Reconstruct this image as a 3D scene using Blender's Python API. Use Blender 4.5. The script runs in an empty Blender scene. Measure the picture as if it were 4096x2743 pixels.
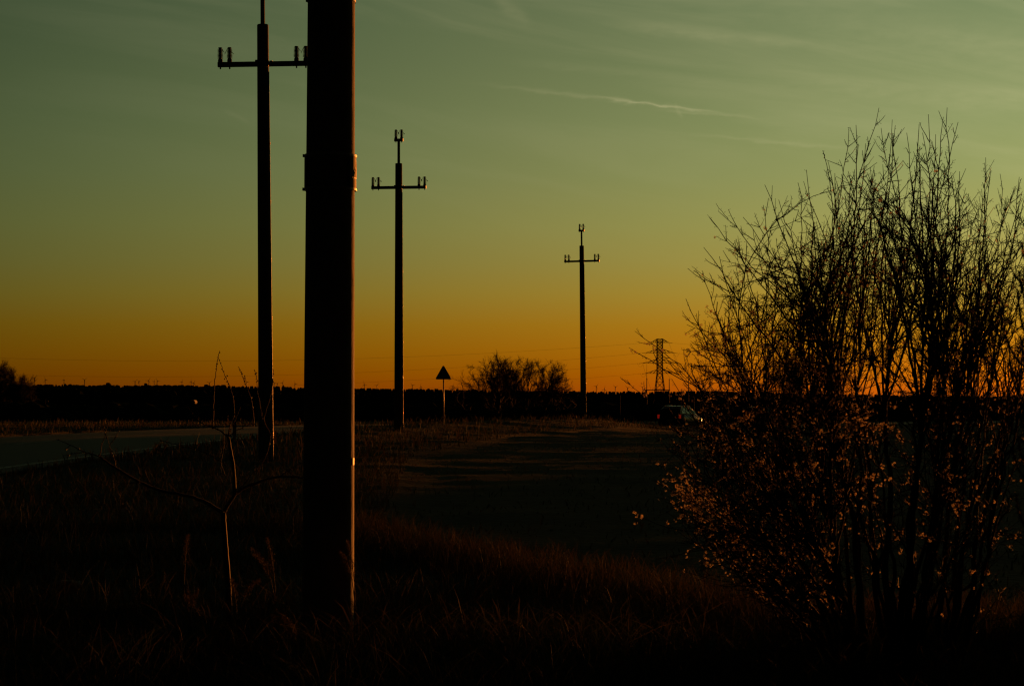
import bpy, bmesh, math, random
import numpy as np
from mathutils import Vector, Matrix, noise

random.seed(11)
RNG = np.random.default_rng(11)
R = math.radians
F = 70.0 / 36.0 * 4096.0          # focal length in photo pixels
CX, HY, CAMZ = 2048.0, 1575.0, 1.55
SC = bpy.context.scene
COL = SC.collection


def at(px, py, Y):
    return Vector(((px - CX) / F * Y, Y, CAMZ + (HY - py) / F * Y))


# ---------------------------------------------------------------- materials
def mat(name, col, rough=0.7, metal=0.0, var=0.0, scale=20.0, col2=None, spec=0.3,
        bump=0.0, transl=0.0, emit=None, estr=0.0, detail=4.0, stretch=None):
    m = bpy.data.materials.new(name)
    m.use_nodes = True
    nt = m.node_tree
    b = nt.nodes['Principled BSDF']
    out = nt.nodes['Material Output']
    b.inputs['Roughness'].default_value = rough
    b.inputs['Metallic'].default_value = metal
    b.inputs['Specular IOR Level'].default_value = spec
    b.inputs['Base Color'].default_value = (*col, 1)
    if col2 is None and var > 0:
        col2 = tuple(c * (1 - var) for c in col)
    if col2 is not None or bump > 0:
        tc = nt.nodes.new('ShaderNodeTexCoord')
        mp = nt.nodes.new('ShaderNodeMapping')
        if stretch:
            mp.inputs['Scale'].default_value = stretch
        nz = nt.nodes.new('ShaderNodeTexNoise')
        nz.inputs['Scale'].default_value = scale
        nz.inputs['Detail'].default_value = detail
        nz.inputs['Roughness'].default_value = 0.65
        nt.links.new(tc.outputs['Object'], mp.inputs['Vector'])
        nt.links.new(mp.outputs[0], nz.inputs['Vector'])
        if col2 is not None:
            cr = nt.nodes.new('ShaderNodeValToRGB')
            cr.color_ramp.elements[0].position = 0.35
            cr.color_ramp.elements[1].position = 0.68
            cr.color_ramp.elements[0].color = (*col2, 1)
            cr.color_ramp.elements[1].color = (*col, 1)
            nt.links.new(nz.outputs['Fac'], cr.inputs['Fac'])
            nt.links.new(cr.outputs['Color'], b.inputs['Base Color'])
        if bump > 0:
            bp = nt.nodes.new('ShaderNodeBump')
            bp.inputs['Strength'].default_value = bump
            bp.inputs['Distance'].default_value = 0.02
            nt.links.new(nz.outputs['Fac'], bp.inputs['Height'])
            nt.links.new(bp.outputs['Normal'], b.inputs['Normal'])
    if transl > 0:
        tr = nt.nodes.new('ShaderNodeBsdfTranslucent')
        tr.inputs['Color'].default_value = (*col, 1)
        mx = nt.nodes.new('ShaderNodeMixShader')
        mx.inputs[0].default_value = transl
        nt.links.new(b.outputs[0], mx.inputs[1])
        nt.links.new(tr.outputs[0], mx.inputs[2])
        nt.links.new(mx.outputs[0], out.inputs['Surface'])
    if emit:
        b.inputs['Emission Color'].default_value = (*emit, 1)
        b.inputs['Emission Strength'].default_value = estr
    return m


M = {}
M['concrete'] = mat('spun_concrete', (0.24, 0.23, 0.215), 0.85, col2=(0.15, 0.145, 0.135), scale=9, bump=0.5, stretch=(1, 1, 0.35), detail=8)
M['galv'] = mat('galvanised_steel', (0.36, 0.36, 0.36), 0.5, 0.8, var=0.3, scale=30)
M['darksteel'] = mat('weathered_steel', (0.16, 0.155, 0.15), 0.55, 0.6, var=0.3, scale=25)
M['porcelain'] = mat('glazed_porcelain', (0.075, 0.035, 0.022), 0.25, spec=0.5, var=0.2, scale=40)
M['wire'] = mat('aluminium_wire', (0.2, 0.2, 0.2), 0.5, 0.7)
M['bark'] = mat('plum_bark', (0.020, 0.016, 0.014), 0.85, col2=(0.010, 0.008, 0.007), scale=45, bump=0.6, spec=0.12)
M['twig'] = mat('twig_bark', (0.012, 0.009, 0.007), 0.7, spec=0.12, var=0.35, scale=60)
M['bud'] = mat('bud_scale', (0.04, 0.03, 0.02), 0.6, var=0.4, scale=80)
M['petal'] = mat('petal', (0.55, 0.46, 0.36), 0.7, transl=0.5, spec=0.1)
M['needle'] = mat('pine_needle', (0.035, 0.06, 0.028), 0.6, var=0.35, scale=30)
M['farbark'] = mat('old_tree_bark', (0.022, 0.018, 0.016), 0.9, var=0.3, scale=2)
M['forest'] = mat('far_forest_foliage', (0.030, 0.040, 0.024), 1.0, col2=(0.016, 0.022, 0.013), scale=0.02, spec=0.0)
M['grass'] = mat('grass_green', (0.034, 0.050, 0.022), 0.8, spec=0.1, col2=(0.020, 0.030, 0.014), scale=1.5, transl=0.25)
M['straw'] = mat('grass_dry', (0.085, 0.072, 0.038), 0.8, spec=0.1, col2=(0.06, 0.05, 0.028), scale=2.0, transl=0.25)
M['weed'] = mat('dry_weed', (0.09, 0.065, 0.035), 0.8, var=0.4, scale=25, transl=0.2)
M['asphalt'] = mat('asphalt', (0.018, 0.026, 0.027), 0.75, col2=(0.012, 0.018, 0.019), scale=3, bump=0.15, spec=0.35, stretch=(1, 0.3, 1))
M['paint'] = mat('road_paint', (0.50, 0.55, 0.52), 0.7, var=0.4, scale=6)
M['stone'] = mat('field_stone', (0.20, 0.20, 0.19), 0.8, var=0.4, scale=12, bump=0.4)
M['signback'] = mat('sign_back_grey', (0.14, 0.14, 0.14), 0.5, 0.5, var=0.15, scale=10)
M['signwhite'] = mat('plate_white', (0.12, 0.12, 0.10), 0.7, var=0.2, scale=12)
M['signyellow'] = mat('plate_yellow', (0.15, 0.11, 0.02), 0.7, var=0.1, scale=12)
M['signred'] = mat('sign_red', (0.35, 0.02, 0.015), 0.4, var=0.1, scale=12)
M['black'] = mat('black_paint', (0.012, 0.012, 0.012), 0.45)
M['whiteplastic'] = mat('white_plastic', (0.62, 0.62, 0.60), 0.4, var=0.1, scale=9)
M['reflector'] = mat('reflector_red', (0.5, 0.06, 0.01), 0.2, spec=0.8)
M['carpaint'] = mat('dark_green_car_paint', (0.012, 0.02, 0.018), 0.34, 0.0, spec=0.5, var=0.1, scale=2)
M['carpaint2'] = mat('grey_car_paint', (0.05, 0.055, 0.06), 0.34, 0.0, spec=0.5, var=0.1, scale=2)
M['glass'] = mat('window_glass', (0.05, 0.07, 0.065), 0.10, 0.0, spec=0.9, var=0.1, scale=1)
M['rubber'] = mat('tyre_rubber', (0.018, 0.018, 0.018), 0.85)
M['alloy'] = mat('alloy_rim', (0.22, 0.23, 0.23), 0.45, 0.6)
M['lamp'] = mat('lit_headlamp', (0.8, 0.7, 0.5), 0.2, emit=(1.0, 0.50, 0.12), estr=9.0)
M['tail'] = mat('tail_lamp', (0.35, 0.01, 0.01), 0.25, emit=(1.0, 0.03, 0.01), estr=0.12)
M['wall'] = mat('pale_render_wall', (0.06, 0.06, 0.055), 0.9, var=0.1, scale=1)
M['roof'] = mat('grey_roof', (0.22, 0.22, 0.22), 0.7, var=0.2, scale=1)
M['wood'] = mat('weathered_timber', (0.11, 0.08, 0.055), 0.8, var=0.4, scale=8)
M['turbine'] = mat('turbine_grey', (0.30, 0.30, 0.30), 0.6)
M['lattice'] = mat('lattice_steel', (0.045, 0.043, 0.04), 0.8, 0.0, spec=0.1)


def ground_material():
    m = bpy.data.materials.new('field_soil_and_turf')
    m.use_nodes = True
    nt = m.node_tree
    b = nt.nodes['Principled BSDF']
    b.inputs['Roughness'].default_value = 0.95
    b.inputs['Specular IOR Level'].default_value = 0.1
    geo = nt.nodes.new('ShaderNodeNewGeometry')
    n1 = nt.nodes.new('ShaderNodeTexNoise'); n1.inputs['Scale'].default_value = 0.35; n1.inputs['Detail'].default_value = 8
    n2 = nt.nodes.new('ShaderNodeTexNoise'); n2.inputs['Scale'].default_value = 9.0; n2.inputs['Detail'].default_value = 6
    nt.links.new(geo.outputs['Position'], n1.inputs['Vector'])
    nt.links.new(geo.outputs['Position'], n2.inputs['Vector'])
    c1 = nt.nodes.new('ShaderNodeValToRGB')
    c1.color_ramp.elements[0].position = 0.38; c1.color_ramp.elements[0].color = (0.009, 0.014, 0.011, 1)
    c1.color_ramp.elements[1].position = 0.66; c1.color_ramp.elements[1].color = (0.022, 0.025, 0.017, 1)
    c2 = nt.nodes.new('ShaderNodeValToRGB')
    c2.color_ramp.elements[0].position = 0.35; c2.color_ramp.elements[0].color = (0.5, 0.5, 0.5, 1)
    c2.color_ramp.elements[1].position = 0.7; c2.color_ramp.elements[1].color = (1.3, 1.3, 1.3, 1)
    mx = nt.nodes.new('ShaderNodeMix'); mx.data_type = 'RGBA'; mx.blend_type = 'MULTIPLY'; mx.inputs[0].default_value = 1.0
    nt.links.new(n1.outputs['Fac'], c1.inputs['Fac'])
    nt.links.new(n2.outputs['Fac'], c2.inputs['Fac'])
    nt.links.new(c1.outputs['Color'], mx.inputs[6])
    nt.links.new(c2.outputs['Color'], mx.inputs[7])
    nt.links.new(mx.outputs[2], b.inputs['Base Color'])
    bp = nt.nodes.new('ShaderNodeBump'); bp.inputs['Strength'].default_value = 0.7; bp.inputs['Distance'].default_value = 0.05
    nt.links.new(n2.outputs['Fac'], bp.inputs['Height'])
    nt.links.new(bp.outputs['Normal'], b.inputs['Normal'])
    return m


M['ground'] = ground_material()


# ---------------------------------------------------------------- object helpers
def link(name, me, m=None, parent=None, smooth=False):
    o = bpy.data.objects.new(name, me)
    COL.objects.link(o)
    if m is not None:
        me.materials.append(m)
    if parent is not None:
        o.parent = parent
    me.polygons.foreach_set('use_smooth', [bool(smooth)] * len(me.polygons))
    return o


def mesh_np(name, V, Fq, Ft=None):
    """V (n,3); Fq (a,4) quads; Ft (b,3) triangles."""
    me = bpy.data.meshes.new(name)
    V = np.asarray(V, np.float32)
    nq = 0 if Fq is None else len(Fq)
    ntri = 0 if Ft is None else len(Ft)
    me.vertices.add(len(V)); me.vertices.foreach_set('co', V.ravel())
    idx = []
    if nq: idx.append(np.asarray(Fq, np.int32).ravel())
    if ntri: idx.append(np.asarray(Ft, np.int32).ravel())
    idx = np.concatenate(idx)
    me.loops.add(len(idx)); me.loops.foreach_set('vertex_index', idx)
    starts = np.concatenate([np.arange(nq) * 4, nq * 4 + np.arange(ntri) * 3]).astype(np.int32)
    totals = np.concatenate([np.full(nq, 4), np.full(ntri, 3)]).astype(np.int32)
    me.polygons.add(nq + ntri)
    me.polygons.foreach_set('loop_start', starts)
    me.polygons.foreach_set('loop_total', totals)
    me.update(calc_edges=True)
    me.validate()
    return me


class Geo:
    """collects numpy geometry for one mesh"""
    def __init__(s):
        s.V, s.Q, s.T, s.n = [], [], [], 0

    def add(s, V, Q=None, T=None):
        V = np.asarray(V, float)
        if Q is not None and len(Q): s.Q.append(np.asarray(Q) + s.n)
        if T is not None and len(T): s.T.append(np.asarray(T) + s.n)
        s.V.append(V); s.n += len(V)

    def build(s, name, m, parent=None, smooth=False):
        Q = np.concatenate(s.Q) if s.Q else None
        T = np.concatenate(s.T) if s.T else None
        me = mesh_np(name, np.concatenate(s.V), Q, T)
        return link(name, me, m, parent, smooth)

    def tubes(s, P, r, sides=5, caps=True):
        """P (N,K,3) paths, r (N,K) radii"""
        P = np.asarray(P, float); r = np.asarray(r, float)
        if P.ndim == 2: P = P[None]; r = r[None]
        N, K, _ = P.shape
        T = np.gradient(P, axis=1)
        T /= np.linalg.norm(T, axis=2, keepdims=True) + 1e-12
        T0 = P[:, -1] - P[:, 0]; T0 /= np.linalg.norm(T0, axis=1, keepdims=True) + 1e-12
        ref = np.where(np.abs(T0[:, 2:3]) < 0.8, np.array([[0, 0, 1.0]]), np.array([[0.0, 1, 0]]))
        ref = np.repeat(ref[:, None], K, 1)
        U = np.cross(T, ref); U /= np.linalg.norm(U, axis=2, keepdims=True) + 1e-12
        W = np.cross(T, U)
        a = np.arange(sides) * 2 * math.pi / sides
        ca, sa = np.cos(a), np.sin(a)
        V = P[:, :, None] + r[:, :, None, None] * (U[:, :, None] * ca[None, None, :, None] + W[:, :, None] * sa[None, None, :, None])
        V = V.reshape(-1, 3)
        base = (np.arange(N) * K * sides)[:, None, None]
        k = (np.arange(K - 1) * sides)[None, :, None]
        j = np.arange(sides)[None, None]; j2 = (j + 1) % sides
        q = np.stack([base + k + j, base + k + j2, base + k + sides + j2, base + k + sides + j], -1).reshape(-1, 4)
        Tt = []
        if caps and sides >= 3:
            for kk in (0, K - 1):
                b0 = (np.arange(N) * K * sides + kk * sides)[:, None]
                for jj in range(1, sides - 1):
                    a3 = np.stack([b0[:, 0], b0[:, 0] + jj, b0[:, 0] + jj + 1], -1)
                    if kk == 0: a3 = a3[:, ::-1]
                    Tt.append(a3)
        s.add(V, q, np.concatenate(Tt) if Tt else None)

    def box(s, c, d, rot=None):
        h = np.array(d) / 2.0
        V = np.array([[x, y, z] for x in (-1, 1) for y in (-1, 1) for z in (-1, 1)]) * h
        if rot is not None:
            V = V @ np.array(rot.to_3x3()).T
        V = V + np.array(c)
        s.add(V, [[0, 1, 3, 2], [4, 6, 7, 5], [0, 4, 5, 1], [2, 3, 7, 6], [0, 2, 6, 4], [1, 5, 7, 3]])

    def bar(s, a, b, w, sides=4):
        s.tubes(np.array([[a, b]], float), np.array([[w, w]]), sides)

    def lathe(s, prof, c=(0, 0, 0), sides=16):
        """prof list of (r,z)"""
        pr = np.array(prof, float); K = len(pr)
        a = np.arange(sides) * 2 * math.pi / sides
        V = np.stack([pr[:, 0:1] * np.cos(a), pr[:, 0:1] * np.sin(a), np.repeat(pr[:, 1:2], sides, 1)], -1).reshape(-1, 3) + np.array(c)
        q = []
        for k in range(K - 1):
            for j in range(sides):
                j2 = (j + 1) % sides
                q.append([k * sides + j, k * sides + j2, (k + 1) * sides + j2, (k + 1) * sides + j])
        t = []
        for j in range(1, sides - 1):
            t.append([0, j + 1, j]); t.append([(K - 1) * sides, (K - 1) * sides + j, (K - 1) * sides + j + 1])
        s.add(V, q, t)

    def prism(s, pts, y0, y1, axis='y'):
        """polygon pts (u,v) -> extruded; axis y: (x=u,z=v)"""
        n = len(pts)
        V = [(u, y0, v) for u, v in pts] + [(u, y1, v) for u, v in pts]
        q = [[i, (i + 1) % n, n + (i + 1) % n, n + i] for i in range(n)]
        t = []
        for i in range(1, n - 1):
            t.append([0, i + 1, i]); t.append([n, n + i, n + i + 1])
        if axis == 'x':
            V = [(y, x, z) for x, y, z in V]
        s.add(V, q, t)


def tag(o, label=None, cat=None, group=None, kind=None):
    if label: o['label'] = label
    if cat: o['category'] = cat
    if group: o['group'] = group
    if kind: o['kind'] = kind
    return o


def empty(name, loc, rz=0.0, ry=0.0):
    o = bpy.data.objects.new(name, None)
    COL.objects.link(o)
    o.empty_display_size = 0.2
    o.location = loc
    o.rotation_euler = (0, ry, rz)
    return o


def copy_tree(o, parent=None):
    c = o.copy(); COL.objects.link(c); c.parent = parent
    for ch in list(o.children):
        copy_tree(ch, c)
    return c


# ---------------------------------------------------------------- terrain
CL = np.array([(-15.3, -30), (-15.3, 20), (-15.2, 45), (-14.8, 60), (-13.9, 74), (-11.3, 87), (-6.5, 100),
               (1, 120), (8.6, 141), (15, 157), (25, 180), (44, 220), (90, 300), (200, 460)], float)


def smooth_line(P, n=240):
    d = np.r_[0, np.cumsum(np.linalg.norm(np.diff(P, axis=0), axis=1))]
    t = np.linspace(0, d[-1], n)
    x = np.interp(t, d, P[:, 0]); y = np.interp(t, d, P[:, 1])
    for _ in range(12):
        x[1:-1] = (x[:-2] + 2 * x[1:-1] + x[2:]) / 4; y[1:-1] = (y[:-2] + 2 * y[1:-1] + y[2:]) / 4
    return np.stack([x, y], 1)


RL = smooth_line(CL)


def road_dist(x, y):
    x = np.asarray(x, float); y = np.asarray(y, float)
    sh = x.shape; x = x.ravel(); y = y.ravel()
    out = np.full(x.shape, 1e9)
    near = (np.abs(x) < 260) & (y > -40) & (y < 480)
    if near.any():
        xx = x[near][:, None]; yy = y[near][:, None]
        step = RL[::2]
        d = np.sqrt((xx - step[:, 0]) ** 2 + (yy - step[:, 1]) ** 2).min(1)
        out[near] = d
    return out.reshape(sh)


def base_z(x, y):
    x = np.asarray(x, float); y = np.asarray(y, float)
    d = np.where(y > 0, np.hypot(y, 0.25 * x), 0.0)
    z = np.interp(d, [0, 97, 125, 155, 260, 500, 1000, 2500, 6000, 40000], [0, 0, -0.35, -1.1, -2.0, -5.7, -11, -18, -42, -120])
    lat = np.clip((x - 4.5) / 4.0, 0, 1) * np.clip((y - 80) / 28.0, 0, 1) * np.clip((152 - y) / 24.0, 0, 1)
    z = z - 0.40 * lat
    return z


_w = np.random.default_rng(4)
WV = [(math.cos(a), math.sin(a), f, p) for a, f, p in zip(_w.uniform(0, math.pi, 14), _w.uniform(0.45, 3.2, 14), _w.uniform(0, 6.28, 14))]


def sn(x, y, s, o=0.0):
    """smooth pseudo noise about -1..1 from waves in random directions"""
    r = 0.0
    for ca, sa, f, p in WV:
        r = r + np.sin((x * ca + y * sa) * s * f + p + o * 3.7 * f) / (0.6 + f)
    return r / 2.2


def field_mask(x, y):
    """1 inside the bare field right of the verge"""
    fl = np.interp(y, [0, 20, 50, 75, 95, 120, 200], [-1.2, -2.0, -3.2, -0.6, 5, 15, 60])
    nearb = np.where(x < 2, 17.4 - 2.4 * x, 12.6)
    a = np.clip((x - fl) / 1.2, 0, 1) * np.clip((y - nearb) / 1.2, 0, 1)
    return a


def ground_z(x, y):
    x = np.asarray(x, float); y = np.asarray(y, float)
    z = base_z(x, y)
    amp = np.clip(1 - np.hypot(x, y) / 400.0, 0, 1)
    f = field_mask(x, y)
    z = z + amp * (0.030 * sn(x, y, 0.8) + 0.016 * sn(x, y, 3.1, 2.0))
    z = z - 0.06 * f * (y < 130)
    # grassy bank between the field and the road
    rd = road_dist(x, y)
    bank = np.exp(-((rd - 8.5) / 2.6) ** 2) * np.clip((y - 40) / 40, 0, 1) * np.clip((150 - y) / 20, 0, 1) * (1 - f)
    side = x > np.interp(y, RL[:, 1], RL[:, 0])
    z = z + 0.30 * bank * side
    z = np.where(rd < 5.6, base_z(x, y) - 0.07, z)
    # unseen rise added off to the right, shades the ground from the low sun
    yc = np.clip(y, 0, 1e5)
    top = np.interp(yc, [0, 20, 41, 90, 142, 250, 320, 420, 1500, 2200], [0.10, 0.18, 0.32, 0.60, 1.1, 1.5, 1.8, 1.5, -3, -16])
    rx = 0.27 * yc + 8.0 + 0.02 * yc
    wd = 2.6 + 0.022 * yc
    k = np.exp(-np.abs((x - rx) / wd) ** 2.5) * (y > 0)
    z = np.where(top > z, z + (top - z) * k, z)
    return z


def axis_pts(lim_lo, lim_hi, s0, n):
    t = np.linspace(-1, 1, n)
    k = 9.0
    v = np.sinh(t * k) / math.sinh(k)
    v = np.where(v < 0, v * lim_lo, v * lim_hi)
    return v


gx = np.sort(np.concatenate([axis_pts(40000, 40000, 0, 161), np.linspace(-30, 30, 150) + 0.013]))
gy = np.sort(np.concatenate([axis_pts(3000, 45000, 0, 181), np.linspace(8.2, 130, 220) + 0.017]))
GX, GY = np.meshgrid(gx, gy)
GZ = ground_z(GX, GY)
V = np.stack([GX, GY, GZ], -1).reshape(-1, 3)
nx_, ny_ = len(gx), len(gy)
ii = (np.arange(ny_ - 1)[:, None] * nx_ + np.arange(nx_ - 1)[None]).ravel()
Q = np.stack([ii, ii + 1, ii + nx_ + 1, ii + nx_], 1)
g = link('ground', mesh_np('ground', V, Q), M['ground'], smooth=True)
tag(g, kind='structure')


def gz(x, y):
    return float(ground_z(np.array([x]), np.array([y]))[0])


# road ------------------------------------------------------------------
def strip(name, offs, m, dz, rng=None, kind='structure'):
    G = Geo()
    P = RL
    T = np.gradient(P, axis=0); T /= np.linalg.norm(T, axis=1, keepdims=True)
    Nn = np.stack([T[:, 1], -T[:, 0]], 1)        # to the right
    z = base_z(P[:, 0], P[:, 1])
    segs = rng or [(0, len(P) - 1)]
    for a, b in segs:
        sl = slice(a, b + 1)
        rows = []
        for o in offs:
            q = P[sl] + Nn[sl] * o
            rows.append(np.stack([q[:, 0], q[:, 1], z[sl] + dz - 0.02 * abs(o)], 1))
        A = np.stack(rows, 1)
        n, k = A.shape[:2]
        idx = (np.arange(n - 1)[:, None] * k + np.arange(k - 1)[None]).ravel()
        G.add(A.reshape(-1, 3), np.stack([idx, idx + 1, idx + k + 1, idx + k], 1))
    return G


road = strip('road', [-5.0, -2.5, 0, 2.5, 5.0], M['asphalt'], 0.06).build('road', M['asphalt'], smooth=True)
tag(road, kind='structure')
mk = strip('m', [-4.50, -4.30], None, 0.064)
for o in ([4.22, 4.42],):
    g2 = strip('m', o, None, 0.064)
    for v, q in zip(g2.V, g2.Q): mk.add(v, q)
step = np.linalg.norm(np.diff(RL, axis=0), axis=1).mean()
# finer centreline for the dashes
fine = np.stack([np.interp(np.linspace(0, len(RL) - 1, 1600), np.arange(len(RL)), RL[:, k]) for k in (0, 1)], 1)
fd = np.r_[0, np.cumsum(np.linalg.norm(np.diff(fine, axis=0), axis=1))]
for k in range(2, 38):
    a, b = k * 8.0 + 1.0, k * 8.0 + 5.0
    t = np.linspace(a, b, 5)
    p = np.stack([np.interp(t, fd, fine[:, 0]), np.interp(t, fd, fine[:, 1])], 1)
    T = np.gradient(p, axis=0); T /= np.linalg.norm(T, axis=1, keepdims=True)
    N2 = np.stack([T[:, 1], -T[:, 0]], 1)
    zz = base_z(p[:, 0], p[:, 1]) + 0.066
    L = np.concatenate([np.c_[p - N2 * 0.07, zz], np.c_[p + N2 * 0.07, zz]])
    mk.add(L, [[i, i + 5, i + 6, i + 1] for i in range(4)])
mk = mk.build('road_markings', M['paint'])
tag(mk, kind='structure')


# ---------------------------------------------------------------- grass (one mass)
def blades(n, xs, ys, h, w, lean, green=True):
    """curved tapering blades, 2 quads + 1 tri each"""
    z = ground_z(xs, ys) - 0.02
    a = RNG.uniform(0, 2 * math.pi, n)
    la = RNG.uniform(0, 2 * math.pi, n)
    ln = lean * RNG.uniform(0.1, 1.0, n) * h
    dx, dy = np.cos(la) * ln, np.sin(la) * ln
    wx, wy = np.cos(a) * w / 2, np.sin(a) * w / 2
    rows = []
    for t, ww in ((0, 1.0), (0.4, 0.9), (0.75, 0.6)):
        cx = xs + dx * t * t; cy = ys + dy * t * t; cz = z + h * t * (1 - 0.25 * lean * t)
        rows.append(np.stack([cx - wx * ww, cy - wy * ww, cz], 1))
        rows.append(np.stack([cx + wx * ww, cy + wy * ww, cz], 1))
    rows.append(np.stack([xs + dx, ys + dy, z + h * (1 - 0.25 * lean)], 1))
    V = np.stack(rows, 1).reshape(-1, 3)
    b = np.arange(n)[:, None] * 7
    q = np.concatenate([b + [0, 1, 3, 2], b + [2, 3, 5, 4]])
    t = b + [4, 5, 6]
    return V, q, t


def scatter(n, y0, y1, fov=0.29, pw=1.0):
    u = RNG.uniform(0, 1, n) ** pw
    ys = y0 + (y1 - y0) * u
    xs = RNG.uniform(-1, 1.5, n) * fov * ys
    return xs, ys


Gg, Gs = Geo(), Geo()


def grow(n, y0, y1, hmin, hmax, w, dry, lean=0.6, fov=0.29, clump=0.5, pw=1.0, infield=0.0):
    xs, ys = scatter(n, y0, y1, fov, pw)
    f = field_mask(xs, ys)
    rd = road_dist(xs, ys)
    cl = sn(xs, ys, 1.7, 3.0) * 0.5 + 0.5
    keep = (RNG.uniform(0, 1, n) < np.where(f > 0.5, infield, 1.0)) & (rd > 5.4) & (RNG.uniform(0, 1, n) < (1 - clump) + clump * cl * 1.6)
    keep &= ~((np.abs(xs + 1.15) < .3) & (ys > 11.3) & (ys < 12.9) & (RNG.uniform(0, 1, n) < .75))
    xs, ys, cl = xs[keep], ys[keep], cl[keep]
    n = len(xs)
    h = (hmin + (hmax - hmin) * RNG.uniform(0, 1, n) ** 2) * (0.55 + 0.8 * cl)
    w_ = w * RNG.uniform(0.6, 1.3, n)
    isdry = RNG.uniform(0, 1, n) < dry
    for msk, G in ((isdry, Gs), (~isdry, Gg)):
        if msk.any():
            V, q, t = blades(int(msk.sum()), xs[msk], ys[msk], h[msk], w_[msk], lean)
            G.add(V, q, t)


grow(34000, 8.5, 13.5, 0.10, 0.42, 0.006, 0.30, 0.9)
grow(32000, 13.0, 24, 0.08, 0.34, 0.009, 0.30, 0.8)
grow(34000, 22, 48, 0.08, 0.34, 0.014, 0.35, 0.7)
grow(38000, 45, 110, 0.10, 0.42, 0.03, 0.4, 0.6)
grow(9000, 100, 220, 0.15, 0.5, 0.06, 0.4, 0.5)
# tall fringe along the near rim of the field
n = 9000
t = RNG.uniform(0, 1, n)
ex = np.interp(t, [0, 0.55, 1], [-2.2, 2.0, 4.4]); ey = np.where(ex < 2, 17.4 - 2.4 * ex, 12.6)
ex = ex + RNG.normal(0, 0.35, n); ey = ey + RNG.normal(0, 0.5, n)
V, q, tt = blades(n, ex, ey, RNG.uniform(0.12, 0.42, n), np.full(n, 0.007), 0.7)
Gs.add(V, q, tt)
# dry strip along the road edge
n = 6000
k = RNG.uniform(30, 150, n)
P = np.stack([np.interp(k, np.arange(len(RL)), RL[:, 0]), np.interp(k, np.arange(len(RL)), RL[:, 1])], 1)
off = 5.35 + np.abs(RNG.normal(0, 0.25, n))
V, q, tt = blades(n, P[:, 0] + off, P[:, 1] - off * 0.1, RNG.uniform(0.05, 0.2, n), np.full(n, 0.02), 0.7)
Gs.add(V, q, tt)
# broad arching dead leaves round the foot of the near pole
n = 420
V, q, tt = blades(n, RNG.uniform(-2.0, 1.2, n), RNG.uniform(10.9, 12.5, n), RNG.uniform(0.16, 0.50, n), RNG.uniform(.006, .016, n), 1.2)
Gs.add(V, q, tt)
# sparse weeds in the field
grow(26000, 13, 90, 0.03, 0.15, 0.018, 0.4, 0.9, infield=1.0, clump=0.95)
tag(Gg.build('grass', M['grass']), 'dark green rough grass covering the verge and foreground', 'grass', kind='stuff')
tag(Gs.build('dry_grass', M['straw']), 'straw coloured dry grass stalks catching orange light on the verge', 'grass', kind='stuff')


# ---------------------------------------------------------------- utility poles
RB, RT, PH = 0.1675, 0.1275, 9.9


def insulator(parent, loc, lean=0.0):
    G = Geo()
    prof = [(0.055, 0.0), (0.055, 0.055), (0.040, 0.075)]
    z = 0.085
    for k in range(8):
        rr = 0.066 - 0.0008 * k
        prof += [(0.029, z), (rr, z + 0.006), (rr, z + 0.011), (0.029, z + 0.020)]
        z += 0.0285
    prof += [(0.034, z), (0.044, z + 0.004), (0.044, z + 0.018), (0.020, z + 0.024)]
    G.lathe(prof, sides=14)
    o = G.build('insulator', M['porcelain'], parent, smooth=False)
    o.location = loc
    return o


def make_pole_head(root, tie=0):
    G = Geo(); G.box((0, -0.005, 9.03), (2.04, 0.10, 0.105))
    G.box((0, -RT - 0.02, 9.03), (0.30, 0.05, 0.14)); G.box((0.19, 0.0, 9.085), (0.06, 0.12, 0.02))
    for sx in (-0.965, -0.755, 0.755, 0.965):
        G.tubes([[(sx, 0, 8.93), (sx, 0, 9.0)]], [[0.016, 0.018]], 8)
    G.build('crossarm', M['darksteel'], root)
    G = Geo(); G.tubes([[(0.0, 0, 9.80), (0, 0, 10.72)]], [[0.052, 0.050]], 10)
    G.build('top_stem', M['darksteel'], root)
    G = Geo(); G.box((0, 0, 10.77), (0.33, 0.10, 0.10))
    for sx in (-0.105, 0.105): G.tubes([[(sx, 0, 10.68), (sx, 0, 10.74)]], [[0.014, 0.016]], 8)
    G.build('top_bracket', M['darksteel'], root)
    pts = [(-0.965, 9.083), (-0.755, 9.083), (0.755, 9.083), (0.965, 9.083), (-0.105, 10.82), (0.105, 10.82)]
    for x, z in pts: insulator(root, (x, 0, z))
    # binding ties hanging from insulator necks
    for (x, z) in ((-0.965, 9.083), (0.755, 9.083), (-0.105, 10.82)):
        G = Geo()
        t = np.linspace(0, 1, 9)
        for top, end, bow in (((0.03, 0.30), (0.10, 0.21), 0.03), ((0.185, 0.31), (0.11, 0.17), 0.05), ((0.24, 0.24), (0.315, 0.17), 0.012)):
            px = x + top[0] + (end[0] - top[0]) * t; pz = z + top[1] + (end[1] - top[1]) * t - (bow if tie else 0.2 * bow) * np.sin(t * math.pi) * (-1)
            G.tubes(np.stack([px, -0.05 + 0 * t, pz], 1), np.full(9, 0.006), 5)
            if tie:
                G.lathe([(0.003, -0.022), (0.018, -0.008), (0.02, 0.006), (0.006, 0.022)], (x + end[0], -0.05, z + end[1]), 8)
        G.build('tie_wire', M['darksteel'], root)


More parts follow.
